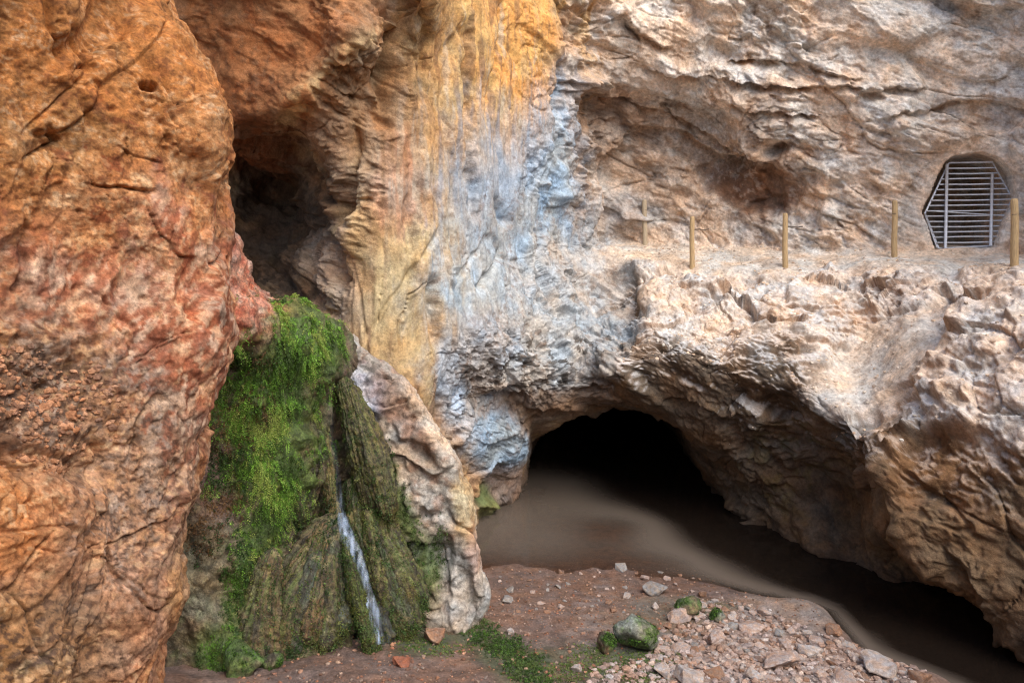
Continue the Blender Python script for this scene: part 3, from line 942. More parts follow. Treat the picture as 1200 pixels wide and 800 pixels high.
def moss_disp(x):
    P, px, py = x['P'], x['px'], x['py']
    f1, e1 = facet(P, (1.4, 1.4, 1.0), 401, 8)
    f2, e2 = facet(P, (4, 4, 2.6), 403, 8)
    h = .20 * f1 + .07 * f2 + .08 * fbm(P, 1.4, 4, .55, 405) + .04 * fbm(P, 6, 4, .6, 407)
    fern = ell(x, 345, 410, 42, 55, 20, .5) + ell(x, 320, 500, 40, 90, 10, .5)
    h += .14 * np.clip(fern, 0, 1)
    h -= .5 * ell(x, 268, 425, 22, 10, 0, .5)
    return h


def moss_paint(x):
    P, px, py = x['P'], x['px'], x['py']
    n_a = fbm(P, 2, 4, .55, 451)
    n_b = fbm(P, 6, 4, .6, 453)
    w = .5 * n_a + .3 * n_b
    col = np.tile(srgb((96, 84, 66)), (len(P), 1))
    col = lay(col, sstep(0, .4, n_a), (120, 96, 80), .7)
    col = lay(col, sstep(.1, .4, n_b), (88, 96, 60), .6)
    col = lay(col, sstep(.1, .4, -n_b), (66, 56, 44), .7)
    col = lay(col, ell(x, 258, 560, 40, 60, 0, .5, w), (112, 84, 74), .8)
    col = lay(col, ell(x, 240, 690, 45, 70, 0, .5, w), (128, 122, 98), .7)
    lump = np.clip(ell(x, 285, 340, 50, 62, 20, .3, .5 * w) + ell(x, 262, 320, 40, 60, 0, .3, .4 * w), 0, 1)
    col = lay(col, lump, (182, 124, 100), .95)
    col = lay(col, lump * sstep(.05, .35, n_b), (150, 76, 54), .8)
    col = lay(col, lump * sstep(.1, .4, -n_b), (190, 160, 142), .7)
    gr = np.clip(ell(x, 345, 410, 45, 60, 20, .4, w) + ell(x, 315, 500, 45, 100, 10, .4, w) + ell(x, 310, 640, 30, 110, 15, .4, w) + ell(x, 270, 760, 40, 40, 0, .4, w), 0, 1)
    col = lay(col, gr, (72, 96, 36), .75)
    return col


o = sheet('mossy_rock_wall', mc, 430, 250, moss_disp, moss_paint, M_moss, rw=[.4] + [1] * 11 + [.4], cw=[.5, 1, 1, 1, 1, 1, .8, .6])
tag(o, 'damp brown rock wall hung with ferns and moss beside the waterfall', 'rock wall', kind='structure')

# ------------------------------------------------------------------ tufa drapes of the waterfall
tufa = empty('tufa_formation', tuple(W(430, 760, 10.6)))
tag(tufa, 'moss covered tufa drapes and cone that the thin waterfall runs down', 'rock formation')


def drape(name, pts, seed, col0, green, na=70, nl=170, flat=.75, amp=1.0, parent=tufa, label=None, mat=None):
    """a hanging tongue of tufa: tube along pixel path (px, py, d, r) with long runnels"""
    a = np.array(pts, float)
    C = np.stack([W(*p[:3]) for p in a])
    ts = np.linspace(0, len(a) - 1, nl)
    ctr = pchip(C, ts)
    rad = pchip(a[:, 3:4], ts)[:, 0]
    tan = np.gradient(ctr, axis=0)
    tan /= np.linalg.norm(tan, axis=1, keepdims=True)
    fwd = np.array([0, -1.0, 0])
    sx = np.cross(tan, fwd)
    sx /= np.linalg.norm(sx, axis=1, keepdims=True)
    sy = np.cross(sx, tan)
    th = np.linspace(0, 2 * np.pi, na, endpoint=False)
    capr = np.minimum(1, np.sqrt(np.clip(1 - (1 - np.minimum(ts / .35, 1)) ** 2, 0.02, 1))) * np.minimum(1, np.sqrt(np.clip(1 - (1 - np.minimum((ts[-1] - ts) / .3, 1)) ** 2, .02, 1)))
    rr = (rad * capr)[:, None]
    dirn = np.cos(th)[None, :, None] * sx[:, None, :] + flat * np.sin(th)[None, :, None] * sy[:, None, :]
    P = ctr[:, None, :] + rr[..., None] * dirn
    # runnels: noise long along the drape
    q = np.stack(np.broadcast_arrays(np.cos(th)[None, :] * 2.2 + seed, np.sin(th)[None, :] * 2.2, (ts * .8)[:, None]), -1).reshape(-1, 3)
    run = ridged(q, (2.6, 2.6, .55), 4, .62, seed) - 1.2
    Pf = P.reshape(-1, 3)
    h = amp * (rr.repeat(na, 1).ravel() * .22 * run + .05 * fbm(Pf * np.array([1, 1, .5]), 3.0, 4, .55, seed + 3) + .022 * fbm(Pf, 13, 3, .6, seed + 5))
    P2 = Pf + dirn.reshape(-1, 3) * h[:, None]
    n_a = fbm(q * np.array([1, 1, .35]), 4.5, 4, .65, seed + 7)
    n_b = fbm(Pf, 9, 3, .6, seed + 9)
    col = np.tile(srgb(col0), (len(Pf), 1))
    col = lay(col, sstep(0, .4, n_a), green, .85)
    col = lay(col, sstep(.02, .25, -n_a), (50, 46, 36), .85)
    col = lay(col, sstep(.2, .5, n_b), (128, 118, 82), .5)
    ob = mesh_obj(name, P2 - np.array(tufa.location if parent is tufa else (0, 0, 0)), grid_faces(nl, na, True), mat or M_moss, np.clip(col, .003, .9), parent)
    if label:
        ob['label'] = label
    n2 = np.linalg.norm(dirn, axis=2, keepdims=True)
    SHEETS.setdefault('drapes', []).append(dict(name=name, P=P2, N=(dirn / n2).reshape(-1, 3), seed=seed))
    return ob


OL = (84, 78, 50)
drape('drape', [(362, 436, 10.75, .09), (370, 480, 10.65, .10), (382, 540, 10.55, .11), (390, 600, 10.5, .10), (394, 640, 10.5, .06)], 1, (104, 92, 58), (104, 106, 56))
drape('drape', [(400, 440, 10.9, .10), (412, 485, 10.75, .14), (424, 535, 10.6, .16), (434, 580, 10.5, .15), (440, 606, 10.5, .07)], 2, OL, (88, 96, 50))
drape('drape', [(408, 448, 10.85, .10), (426, 500, 10.65, .16), (440, 545, 10.5, .19), (452, 590, 10.42, .15), (458, 612, 10.45, .06)], 11, (92, 84, 52), (96, 98, 52))
drape('drape', [(352, 452, 10.45, .10), (354, 500, 10.35, .22), (348, 545, 10.25, .28), (345, 590, 10.2, .22), (350, 620, 10.3, .08)], 3, (72, 66, 46), (74, 88, 48))
drape('drape', [(412, 560, 10.95, .18), (428, 610, 10.9, .26), (448, 680, 10.8, .34), (462, 740, 10.7, .38), (466, 790, 10.7, .3)], 4, (72, 72, 54), (80, 92, 60))
rf = np.random.default_rng(44)
for k_ in range(7):     # fan of thin curtains under the upper lip
    u_ = k_ / 6.0
    x0_, x1_ = 410 + 34 * u_, 446 + 46 * u_
    y0_, y1_ = 566 + 26 * u_ + rf.uniform(-8, 8), 742 + rf.uniform(-26, 8) - 30 * u_
    dd_ = 10.62 - .12 * math.sin(u_ * 3.1)
    drape('drape', [(x0_, y0_, dd_, .06), (x0_ + .22 * (x1_ - x0_) + rf.uniform(-4, 4), y0_ + .3 * (y1_ - y0_), dd_ - .14, .11), (x0_ + .62 * (x1_ - x0_) + rf.uniform(-5, 5), y0_ + .65 * (y1_ - y0_), dd_ - .24, .14), (x1_, y1_, dd_ - .3, .12), (x1_ + 3, y1_ + 16, dd_ - .28, .05)],
          20 + k_, [OL, (78, 80, 62), (96, 88, 58)][k_ % 3], [(88, 100, 56), (82, 94, 66), (98, 106, 58)][k_ % 3], na=40, nl=120)
drape('drape', [(394, 600, 10.35, .10), (378, 640, 10.2, .34), (356, 700, 10.1, .56), (342, 760, 10.0, .72), (338, 820, 10.0, .7)], 7, (92, 82, 58), (84, 92, 54), na=90, label='bulging core of the brown tufa cone below the fall')
for k_ in range(6):     # ribs of the cone
    u_ = k_ / 5.0
    x1_ = 312 + 84 * u_
    y1_ = 752 - 34 * abs(u_ - .25) + rf.uniform(-12, 10)
    dm_ = 9.55 + .55 * (u_ - .35) ** 2
    drape('drape', [(388 + 8 * u_, 608, 10.25, .05), (388 + .35 * (x1_ - 388), 650 + 6 * u_, 9.95, .12), (388 + .72 * (x1_ - 388) + rf.uniform(-4, 4), 700, dm_ + .12, .15), (x1_, y1_, dm_, .16), (x1_ - 2, y1_ + 18, dm_ + .02, .08)],
          40 + k_, [(110, 88, 62), (92, 82, 58), (70, 70, 60)][k_ % 3], [(92, 94, 54), (80, 92, 48), (76, 84, 66)][k_ % 3], na=40, nl=110)
drape('drape', [(404, 628, 10.0, .05), (412, 670, 9.85, .08), (424, 715, 9.75, .10), (434, 748, 9.7, .09), (438, 770, 9.7, .05)], 8, (72, 82, 44), (84, 100, 50), label='green moss strip')
drape('drape', [(402, 585, 10.75, .12), (412, 640, 10.6, .18), (430, 700, 10.3, .2), (446, 748, 10.1, .2), (450, 780, 10.1, .1)], 9, (58, 60, 58), (70, 76, 66), label='wet dark runnel behind the falling water')
drape('drape', [(320, 640, 9.6, .12), (308, 690, 9.5, .22), (300, 740, 9.45, .30), (298, 800, 9.4, .3)], 10, (104, 88, 62), (90, 100, 52))

# back rock between moss wall and rib
bk = []
for y in (0, 40, 100, 170, 240, 310, 390, 480):
    q = 0 if y else 1.3
    bk.append([(330, 400 + y, 11.6 + q), (362, 396 + y, 11.6 + q), (392, 404 + y, 11.55 + q), (430, 446 + y, 11.5 + q), (470, 486 + y, 11.5 + q), (520, 560 + y, 11.6 + q)])


def back_disp(x):
    P = x['P']
    f1, e1 = facet(P, (2, 2, 1), 481, 8)
    return .25 * f1 + .1 * fbm(P, 2, 4, .55, 483)


def back_paint(x):
    n = fbm(x['P'], 4, 4, .6, 487)
    col = np.tile(srgb((70, 60, 44)), (len(x['P']), 1))
    return lay(col, sstep(0, .4, n), (66, 78, 40), .8)


o = sheet('shaded_rock_wall', bk, 170, 90, back_disp, back_paint, M_moss)
tag(o, 'dark damp rock behind the tufa drapes of the waterfall', 'rock wall', kind='structure')

# ------------------------------------------------------------------ pale rib right of the waterfall
ribr = [  # left edge px, mid px, right silhouette px, y, d
    (374, 386, 398, 378, 11.6), (382, 402, 424, 403, 11.45), (392, 420, 450, 426, 11.3), (404, 440, 478, 452, 11.1), (416, 460, 507, 488, 10.95),
    (432, 480, 532, 530, 10.85), (452, 500, 549, 578, 10.8), (472, 516, 557, 625, 10.75), (492, 532, 564, 665, 10.72), (504, 540, 573, 694, 10.7), (508, 540, 567, 720, 10.7), (502, 534, 553, 748, 10.75), (504, 535, 545, 790, 10.85)]
rc = []
for (a_, m_, b_, y, d) in ribr:
    rc.append([(a_ + 14, y - 4, d + 1.2), (a_, y, d + .05), (a_ * .6 + m_ * .4, y, d), (m_, y, d - .02), (m_ * .35 + b_ * .65, y, d - .03), (b_ - 5, y, d + .02), (b_, y, d + .3), (b_ - 14, y + 3, d + 1.8)])


def rib_disp(x):
    P, px, py = x['P'], x['px'], x['py']
    f1, e1 = facet(P, (1.3, 1.3, 1.0), 501, 20, .15)
    f2, e2 = facet(P, (3.6, 3.6, 3.0), 503, 20, .15)
    f3, e3 = facet(P, (12, 12, 10), 504, 12)
    edge = sstep(3.6, 5.2, x['S'])
    fq = perlin(P + .06 * vnoise(P, 4, 521), (.9, .9, 1.3), 525)
    h = (.16 * f1 + .12 * f2 + .05 * f3) * (1 - .55 * edge) - .07 * sstep(.03, 0, np.abs(fq)) + .04 * np.sign(fq) * sstep(0, .03, np.abs(fq)) * (1 - edge) 
    h += .03 * fbm(P, 2, 4, .5, 505) + .012 * fbm(P, 9, 4, .6, 507)
    h -= .18 * ell(x, 496, 534, 20, 7, 35, .7, .4 * fbm(P, 4, 3, .6, 531)) + .2 * ell(x, 518, 655, 12, 30, 0, .5)
    return h


def rib_paint(x):
    P, px, py = x['P'], x['px'], x['py']
    n_a = fbm(P, 2, 4, .55, 511)
    n_b = fbm(P, 6, 4, .6, 513)
    w = .4 * n_a + .3 * n_b
    col = np.tile(srgb((164, 152, 138)), (len(P), 1))
    col = lay(col, sstep(0, .4, n_a), (180, 172, 162), .8)
    col = lay(col, sstep(.1, .4, -n_b), (146, 112, 92), .6)
    col = lay(col, ell(x, 425, 465, 22, 28, 0, .5, w), (168, 178, 196), .9)
    col = lay(col, ell(x, 470, 480, 22, 60, -35, .5, w), (140, 106, 86), .7)
    col = lay(col, ell(x, 548, 590, 16, 36, 0, .4, w), (190, 168, 126), .7)
    col = lay(col, ell(x, 510, 500, 60, 12, 52, .5, .5 * w), (200, 182, 162), .8)
    col = lay(col, ell(x, 545, 690, 30, 35, 0, .5, w), (172, 170, 166), .85)
    col = lay(col, ell(x, 556, 640, 8, 30, 0, .5, w), (176, 130, 106), .5)
    moss = np.clip(ell(x, 456, 570, 16, 60, -25, .5, w) + ell(x, 500, 660, 16, 44, -10, .5, w), 0, 1)
    col = lay(col, moss, (74, 92, 40), .85)
    return col


o = sheet('rock_rib', rc, 300, 175, rib_disp, rib_paint, M_rib)
tag(o, 'pale pointed rock rib curving down beside the mossy waterfall', 'rock')

# ------------------------------------------------------------------ ground
gp = []


def G(px, py, z):
    d = (CH - max(z, 0.0)) * F / (py - HY)
    gp.append(((px - 600) / F * d, d, z))


for a in ((700, 600, -.10), (650, 632, -.06), (760, 640, -.08), (640, 585, -.10), (755, 612, -.11), (800, 655, -.08), (790, 600, -.6), (845, 640, -.6), (876, 672, -.35), (924, 690, -.35), (966, 701, -.35), (1004, 732, -.35), (1035, 757, -.35), (1085, 779, -.35), (1125, 796, -.35), (900, 662, -.6), (950, 690, -.7), (1000, 715, -.7), (1050, 740, -.8), (1100, 768, -.8), (1150, 790, -.8), (650, 568, -.12), (725, 578, -.45), (760, 565, -.7), (1250, 850, -.6),  # bed drops along the pool's shade edge so the dark tint follows it
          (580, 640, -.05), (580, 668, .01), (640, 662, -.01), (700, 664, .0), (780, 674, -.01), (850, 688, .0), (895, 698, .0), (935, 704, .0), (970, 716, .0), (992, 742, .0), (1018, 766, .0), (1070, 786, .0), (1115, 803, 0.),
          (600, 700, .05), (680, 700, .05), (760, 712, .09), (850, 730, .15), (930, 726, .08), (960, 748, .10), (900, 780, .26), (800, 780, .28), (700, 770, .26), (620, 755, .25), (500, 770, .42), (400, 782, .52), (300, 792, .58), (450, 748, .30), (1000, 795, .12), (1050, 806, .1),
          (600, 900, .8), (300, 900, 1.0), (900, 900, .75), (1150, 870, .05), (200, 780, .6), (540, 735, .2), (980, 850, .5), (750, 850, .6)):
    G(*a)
gp += [(-8, 14, .3), (-8, 9, .6), (-6, 4, 1.0), (0, 3, 1.2), (6, 4, .6), (9, 7, -.3), (12, 12, -.8), (3, 26, -1), (-2, 20, -.8), (10, 20, -1), (0, -6, 1.2), (8, -6, .8), (-8, -6, 1.2), (1, 36, -1), (14, 30, -1), (-8, 30, -.5)]
gp = np.array(gp)


def tps_fit(pts, lam=0.001):
    n = len(pts)
    d = np.linalg.norm(pts[:, None, :2] - pts[None, :, :2], axis=2)
    K = np.where(d > 0, d * d * np.log(np.maximum(d, 1e-9)), 0) + lam * np.eye(n)
    Pm = np.hstack([np.ones((n, 1)), pts[:, :2]])
    A = np.block([[K, Pm], [Pm.T, np.zeros((3, 3))]])
    return np.linalg.solve(A, np.concatenate([pts[:, 2], [0, 0, 0]]))


_w = tps_fit(gp)


def ground_z(x, y, detail=True):
    x = np.atleast_1d(np.asarray(x, float))
    y = np.atleast_1d(np.asarray(y, float))
    out = np.zeros(len(x))
    for i in range(0, len(x), 20000):
        xx, yy = x[i:i + 20000], y[i:i + 20000]
        d = np.hypot(xx[:, None] - gp[None, :, 0], yy[:, None] - gp[None, :, 1])
        K = d * d * np.log(np.maximum(d, 1e-9))
        out[i:i + 20000] = K @ _w[:-3] + _w[-3] + _w[-2] * xx + _w[-1] * yy
    if detail:
        p = np.stack([x, y, np.zeros_like(x)], 1)
        dry = sstep(-.05, .3, out)
        out = out + (.02 + .05 * dry) * fbm(p, .9, 4, .5, 601) + (.006 + .018 * dry) * fbm(p, 5, 4, .6, 603)
    return out


xs = np.interp(np.linspace(0, 1, 380), [0, .08, .92, 1], [-14, -5.5, 8.5, 16])
ys = np.interp(np.linspace(0, 1, 310), [0, .08, .85, 1], [-8, 7.5, 17, 37])
GX, GY = np.meshgrid(xs, ys)
gz = ground_z(GX.ravel(), GY.ravel())
GP = np.stack([GX.ravel(), GY.ravel(), gz], 1)
ctx = dict(P=GP)
ctx['px'], ctx['py'] = proj(GP)
n_a = fbm(GP, 1.3, 4, .55, 611)
n_b = fbm(GP, 5, 4, .6, 613)
w = .45 * n_a + .3 * n_b
col = np.tile(srgb((134, 102, 86)), (len(GP), 1))
col = lay(col, sstep(0, .4, n_a), (146, 112, 94), .8)
col = lay(col, sstep(.1, .4, n_b), (112, 86, 74), .7)
col = lay(col, sstep(.15, -.05, gz), (118, 86, 70), .7)
col = lay(col, ell(ctx, 640, 690, 120, 40, 0, .5, w) * sstep(0, .4, n_b), (148, 112, 88), .7)
col = lay(col, ell(ctx, 930, 722, 55, 30, 20, .5, w), (160, 138, 122), .85)
col = lay(col, ell(ctx, 880, 775, 160, 50, 10, .5, w), (172, 148, 136), .9)
col = lay(col, ell(ctx, 780, 725, 60, 22, 0, .5, w), (110, 100, 78), .7)
mossg = np.clip(ell(ctx, 585, 765, 65, 24, 32, .5, w) + ell(ctx, 500, 752, 40, 16, 0, .5, w) + ell(ctx, 745, 778, 55, 24, 0, .5, w) + .7 * ell(ctx, 650, 780, 40, 26, 0, .5, w) + .7 * ell(ctx, 830, 712, 30, 10, 0, .5, w), 0, 1)
col = lay(col, mossg, (76, 92, 54), .8)
col = lay(col, ell(ctx, 345, 745, 70, 26, -10, .5, w), (84, 76, 70), .75)
ground = mesh_obj('ground', GP, grid_faces(len(ys), len(xs))[:, ::-1], M_ground, (col @ np.array([.25, .6, .15]))[:, None] * .24 + col * .55)
tag(ground, 'reddish mud shore with moss patches sloping to the pool', 'ground', kind='structure')
# terrain outside, reaching the horizon
far = mesh_obj('terrain', np.array([(-600, -600, -2.0), (600, -600, -2.0), (600, 600, -2.0), (-600, 600, -2.0)]), np.array([[0, 1, 2, 3]]), M_ground, np.tile(srgb((150, 120, 95)), (4, 1)))
tag(far, 'plain earth ground around the cave', 'ground', kind='structure')

# ------------------------------------------------------------------ pool water
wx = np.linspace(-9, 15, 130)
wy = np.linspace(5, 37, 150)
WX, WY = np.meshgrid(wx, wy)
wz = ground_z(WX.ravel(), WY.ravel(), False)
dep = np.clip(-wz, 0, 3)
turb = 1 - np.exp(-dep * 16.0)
m, nt, out = nodes('murky_water')
N, L = nt.nodes, nt.links
at = N.new('ShaderNodeAttribute'); at.attribute_name = 'Col'
df = N.new('ShaderNodeBsdfDiffuse'); dr = N.new('ShaderNodeMix'); dr.data_type = 'RGBA'; dr.inputs[6].default_value = (*srgb((112, 102, 93)), 1); dr.inputs[7].default_value = (*srgb((30, 24, 20)), 1)  # dark deep tint paints in the overhang's shade on the pool
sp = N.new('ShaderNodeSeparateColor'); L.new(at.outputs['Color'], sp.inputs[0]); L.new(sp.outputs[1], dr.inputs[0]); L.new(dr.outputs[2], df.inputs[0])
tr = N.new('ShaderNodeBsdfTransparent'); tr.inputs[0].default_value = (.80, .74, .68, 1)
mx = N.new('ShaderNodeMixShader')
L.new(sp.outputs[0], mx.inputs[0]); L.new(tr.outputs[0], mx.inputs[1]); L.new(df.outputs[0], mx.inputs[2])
gl = N.new('ShaderNodeBsdfGlossy'); gl.inputs['Roughness'].default_value = .04
fr = N.new('ShaderNodeFresnel'); fr.inputs['IOR'].default_value = 1.33
nz = N.new('ShaderNodeTexNoise'); nz.inputs['Scale'].default_value = 4.0; nz.inputs['Detail'].default_value = 4
tc = N.new('ShaderNodeTexCoord'); L.new(tc.outputs['Object'], nz.inputs['Vector'])
bp = N.new('ShaderNodeBump'); bp.inputs['Strength'].default_value = .25; bp.inputs['Distance'].default_value = .02
L.new(nz.outputs['Fac'], bp.inputs['Height']); L.new(bp.outputs[0], gl.inputs['Normal']); L.new(bp.outputs[0], fr.inputs['Normal'])
mx2 = N.new('ShaderNodeMixShader')
L.new(fr.outputs[0], mx2.inputs[0]); L.new(mx.outputs[0], mx2.inputs[1]); L.new(gl.outputs[0], mx2.inputs[2])
L.new(mx2.outputs[0], out.inputs[0])
M_water = m
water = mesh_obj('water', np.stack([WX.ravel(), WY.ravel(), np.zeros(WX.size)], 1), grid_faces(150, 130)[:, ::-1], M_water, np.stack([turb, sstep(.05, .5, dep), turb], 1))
tag(water, 'still murky brown pool water running into the cave mouth', 'water', kind='structure')

# ------------------------------------------------------------------ posts on the ledge
def simple_mat(name, c, rough=.7, spec=.3, metal=0.0, scale=8, var=.3, stretch=(1, 1, 1), bump=.2):
    m, nt, out = nodes(name)
    N, L = nt.nodes, nt.links
    b = N.new('ShaderNodeBsdfPrincipled')
    tc = N.new('ShaderNodeTexCoord')
    mp = N.new('ShaderNodeMapping'); mp.inputs['Scale'].default_value = stretch
    n = N.new('ShaderNodeTexNoise'); n.inputs['Scale'].default_value = scale; n.inputs['Detail'].default_value = 7
    L.new(tc.outputs['Object'], mp.inputs[0]); L.new(mp.outputs[0], n.inputs['Vector'])
    r = N.new('ShaderNodeValToRGB')
    c = srgb(c)
    r.color_ramp.elements[0].position = .3; r.color_ramp.elements[1].position = .7
    r.color_ramp.elements[0].color = (*(c * (1 - var)), 1); r.color_ramp.elements[1].color = (*np.minimum(c * (1 + var), .95), 1)
    L.new(n.outputs['Fac'], r.inputs[0]); L.new(r.outputs[0], b.inputs['Base Color'])
    b.inputs['Roughness'].default_value = rough; b.inputs['Metallic'].default_value = metal
    b.inputs['Specular IOR Level'].default_value = spec
    bp = N.new('ShaderNodeBump'); bp.inputs['Strength'].default_value = bump; bp.inputs['Distance'].default_value = .01
    L.new(n.outputs['Fac'], bp.inputs['Height']); L.new(bp.outputs[0], b.inputs['Normal'])
    L.new(b.outputs[0], out.inputs[0])
    return m


M_wood = simple_mat('weathered_pine', (178, 152, 114), .8, .2, 0, 14, .3, (6, 6, .6))
M_wood_grey = simple_mat('grey_pine', (176, 160, 136), .85, .2, 0, 14, .3, (6, 6, .6))
M_steel = simple_mat('galvanised_steel', (204, 208, 216), .5, .5, .1, 20, .12)
M_wire = simple_mat('dark_wire', (92, 84, 76), .6, .4, .5, 20, .2)


def surf_at(name, px, py, rad=4.0, far_=False):
    s = SHEETS[name]
    k = np.where((np.abs(s['px'] - px) < rad) & (np.abs(s['py'] - py) < rad) & (s['P'][:, 1] > 0))[0]
    if len(k) == 0:
        return None
    d = s['P'][k, 1]
    dn = d.min()
    k = k[d < dn + .6]
    j = k[np.argmin((s['px'][k] - px) ** 2 + (s['py'][k] - py) ** 2)]
    return s['P'][j]


def tube(path, rad, seg=10, cap=True):
    path = np.asarray(path, float)
    n = len(path)
    rad = np.broadcast_to(np.asarray(rad, float), (n,))
    tan = np.gradient(path, axis=0)
    tan /= np.linalg.norm(tan, axis=1, keepdims=True)
    up = np.array([0, 0, 1.0]) if abs(tan[0, 2]) < .9 else np.array([0, 1.0, 0])
    a = np.cross(tan, up); a /= np.linalg.norm(a, axis=1, keepdims=True)
    b = np.cross(a, tan)
    th = np.linspace(0, 2 * np.pi, seg, endpoint=False)
    V = path[:, None] + rad[:, None, None] * (np.cos(th)[None, :, None] * a[:, None] + np.sin(th)[None, :, None] * b[:, None])
    V = V.reshape(-1, 3)
    Fq = grid_faces(n, seg, True)
    if cap:
        V = np.vstack([V, path[0], path[-1]])
        i0, i1 = len(V) - 2, len(V) - 1
        k = np.arange(seg)
        k2 = (k + 1) % seg
        c0 = np.stack([np.full(seg, i0), k2, k, k], 1)
        c1 = np.stack([np.full(seg, i1), (n - 1) * seg + k, (n - 1) * seg + k2, (n - 1) * seg + k2], 1)
        return V, Fq, np.vstack([c0, c1])[:, :3]
    return V, Fq, None


def tube_obj(name, path, rad, mat, parent=None, seg=10, origin=(0, 0, 0)):
    V, Fq, tri = tube(path, rad, seg)
    tr_ = np.vstack([Fq[:, [0, 1, 2]], Fq[:, [0, 2, 3]], tri])
    return mesh_obj(name, V - np.array(origin), tr_, mat, None, parent)


POSTS = [(756, 286, 52, .058, -.5, M_wood_grey, 'greyish wooden post at the far end of the ledge against blue grey rock'),
         (811, 313, 59, .055, 0, M_wood, 'wooden post with a wire stub on the ledge, second from its far end'),
         (920, 313, 63, .055, 0, M_wood, 'wooden post on the ledge below the brown rock pocket'),
         (1048, 301, 66, .056, .3, M_wood, 'wooden post on the ledge just before the barred gate'),
         (1189, 311, 78, .064, 0, M_wood, 'thick wooden post standing beside the barred gate on the ledge')]
for i, (px, py, hp, r, lean, mt, lb) in enumerate(POSTS):
    p = surf_at('cave_wall', px, py)
    d = p[1]
    h = hp * d / F
    base = np.array([(px - 600) / F * d, d, p[2]])
    root = empty('wooden_post', tuple(base))
    tag(root, lb, 'post', 'wooden posts along the ledge path')
    zz = np.array([-.25, 0, .3, .6, .85, .96, .99, 1.0])
    pts = [(lean * .04 * z + .006 * math.sin(7 * z + i), .004 * math.cos(5 * z + i), z * h) for z in zz]
    rr = np.array([1.05, 1.04, 1.0, .98, .97, .95, .86, .55]) * r
    tube_obj('post', pts, rr, mt, root, 14)
    if i in (1, 2):
        tube_obj('wire', [(r * .9, 0, h * .74), (r + .1, .01, h * .75), (r + .2, .02, h * .735), (r + .32, .02, h * .75)], .012, M_wire, root, 6)
    else:
        tube_obj('wire', [(-r * 1.02, -.02, h * .76), (-r * .2, -r * 1.04, h * .762), (r * 1.02, -.02, h * .76)], .006, M_wire, root, 6)

# ------------------------------------------------------------------ barred hexagonal gate
GD = 16.55
g0 = W(1135, 290, GD)
gate = empty('barred_gate', tuple(g0))
tag(gate, 'hexagonal grey steel gate of horizontal bars closing a tunnel in the rock', 'gate')
hexa = [(1112, 191), (1163, 190), (1186, 232), (1164, 288), (1100, 291), (1084, 250)]


def gw(px, py, dd=0):
    t = (px - 1135) / 50.0
    return W(px, py, GD - .12 * t + dd) - g0


for a, b in zip(hexa, hexa[1:] + hexa[:1]):
    tube_obj('frame_bar', [gw(*a), gw((a[0] + b[0]) / 2, (a[1] + b[1]) / 2), gw(*b)], .018, M_steel, gate, 8)


def hex_span(y):
    xsn = []
    for a, b in zip(hexa, hexa[1:] + hexa[:1]):
        if (a[1] - y) * (b[1] - y) < 0:
            xsn.append(a[0] + (b[0] - a[0]) * (y - a[1]) / (b[1] - a[1]))
    return min(xsn), max(xsn)


k = 0
y = 197.0
while y < 288:
    x0, x1 = hex_span(y)
    tilt = -.015 * (x1 - x0) * .5
    a_ = gw(x0, y - tilt, -.03 + .01 * (k % 2)); b_ = gw(x1, y + tilt, -.03)
    tube_obj('bar', [a_, (a_ + b_) / 2 + np.array([0, 0, random.uniform(-.012, .012)]), b_], .0155, M_steel, gate, 6)
    y += 6.2
    k += 1
for (xa, ya, xb, yb) in ((1110, 192, 1108, 291), (1163, 203, 1161, 288)):
    p0, p1 = gw(xa, ya, -.07), gw(xb, yb, -.07)
    tube_obj('upright', [p0, (p0 + p1) / 2, p1], .034, M_steel, gate, 4)
for (xa, ya, xb, yb) in ((1086, 247, 1182, 253), (1084, 252, 1098, 290)):
    p0, p1 = gw(xa, ya, -.045), gw(xb, yb, -.045)
    tube_obj('brace', [p0, (p0 + p1) / 2, p1], .011, M_steel, gate, 6)

# ------------------------------------------------------------------ loose stones
def ico(sub):
    import bmesh
    bm = bmesh.new()
    bmesh.ops.create_icosphere(bm, subdivisions=sub, radius=1.0)
    V = np.array([v.co[:] for v in bm.verts])
    Fc = np.array([[v.index for v in f.verts] for f in bm.faces])
    bm.free()
    return V, Fc


ICO = {s: ico(s) for s in (2, 3, 4, 5)}


def stone_shape(seed, sub, nplanes=12, rnd=.022, squash=.7, noise=.07):
    """rounded boulder: sphere cut by random planes"""
    r_ = np.random.default_rng(seed)
    V, Fc = ICO[sub]
    n = r_.normal(size=(nplanes, 3))
    n /= np.linalg.norm(n, axis=1, keepdims=True)
    d = r_.uniform(.62, 1.0, nplanes)
    dot = V @ n.T
    rad = np.where(dot > .05, d / np.maximum(dot, .05), 9)
    rad = -np.log(np.exp(-rad / rnd).sum(1) + 1e-30) * rnd
    rad = np.minimum(rad, 1.35)
    P = V * rad[:, None]
    P = P * (1 + noise * fbm(V + seed * 3.1, 1.8, 4, .55, seed)[:, None])
    P = P * np.array([1.0, r_.uniform(.7, .95), squash * r_.uniform(.8, 1.1)])
    return P, Fc


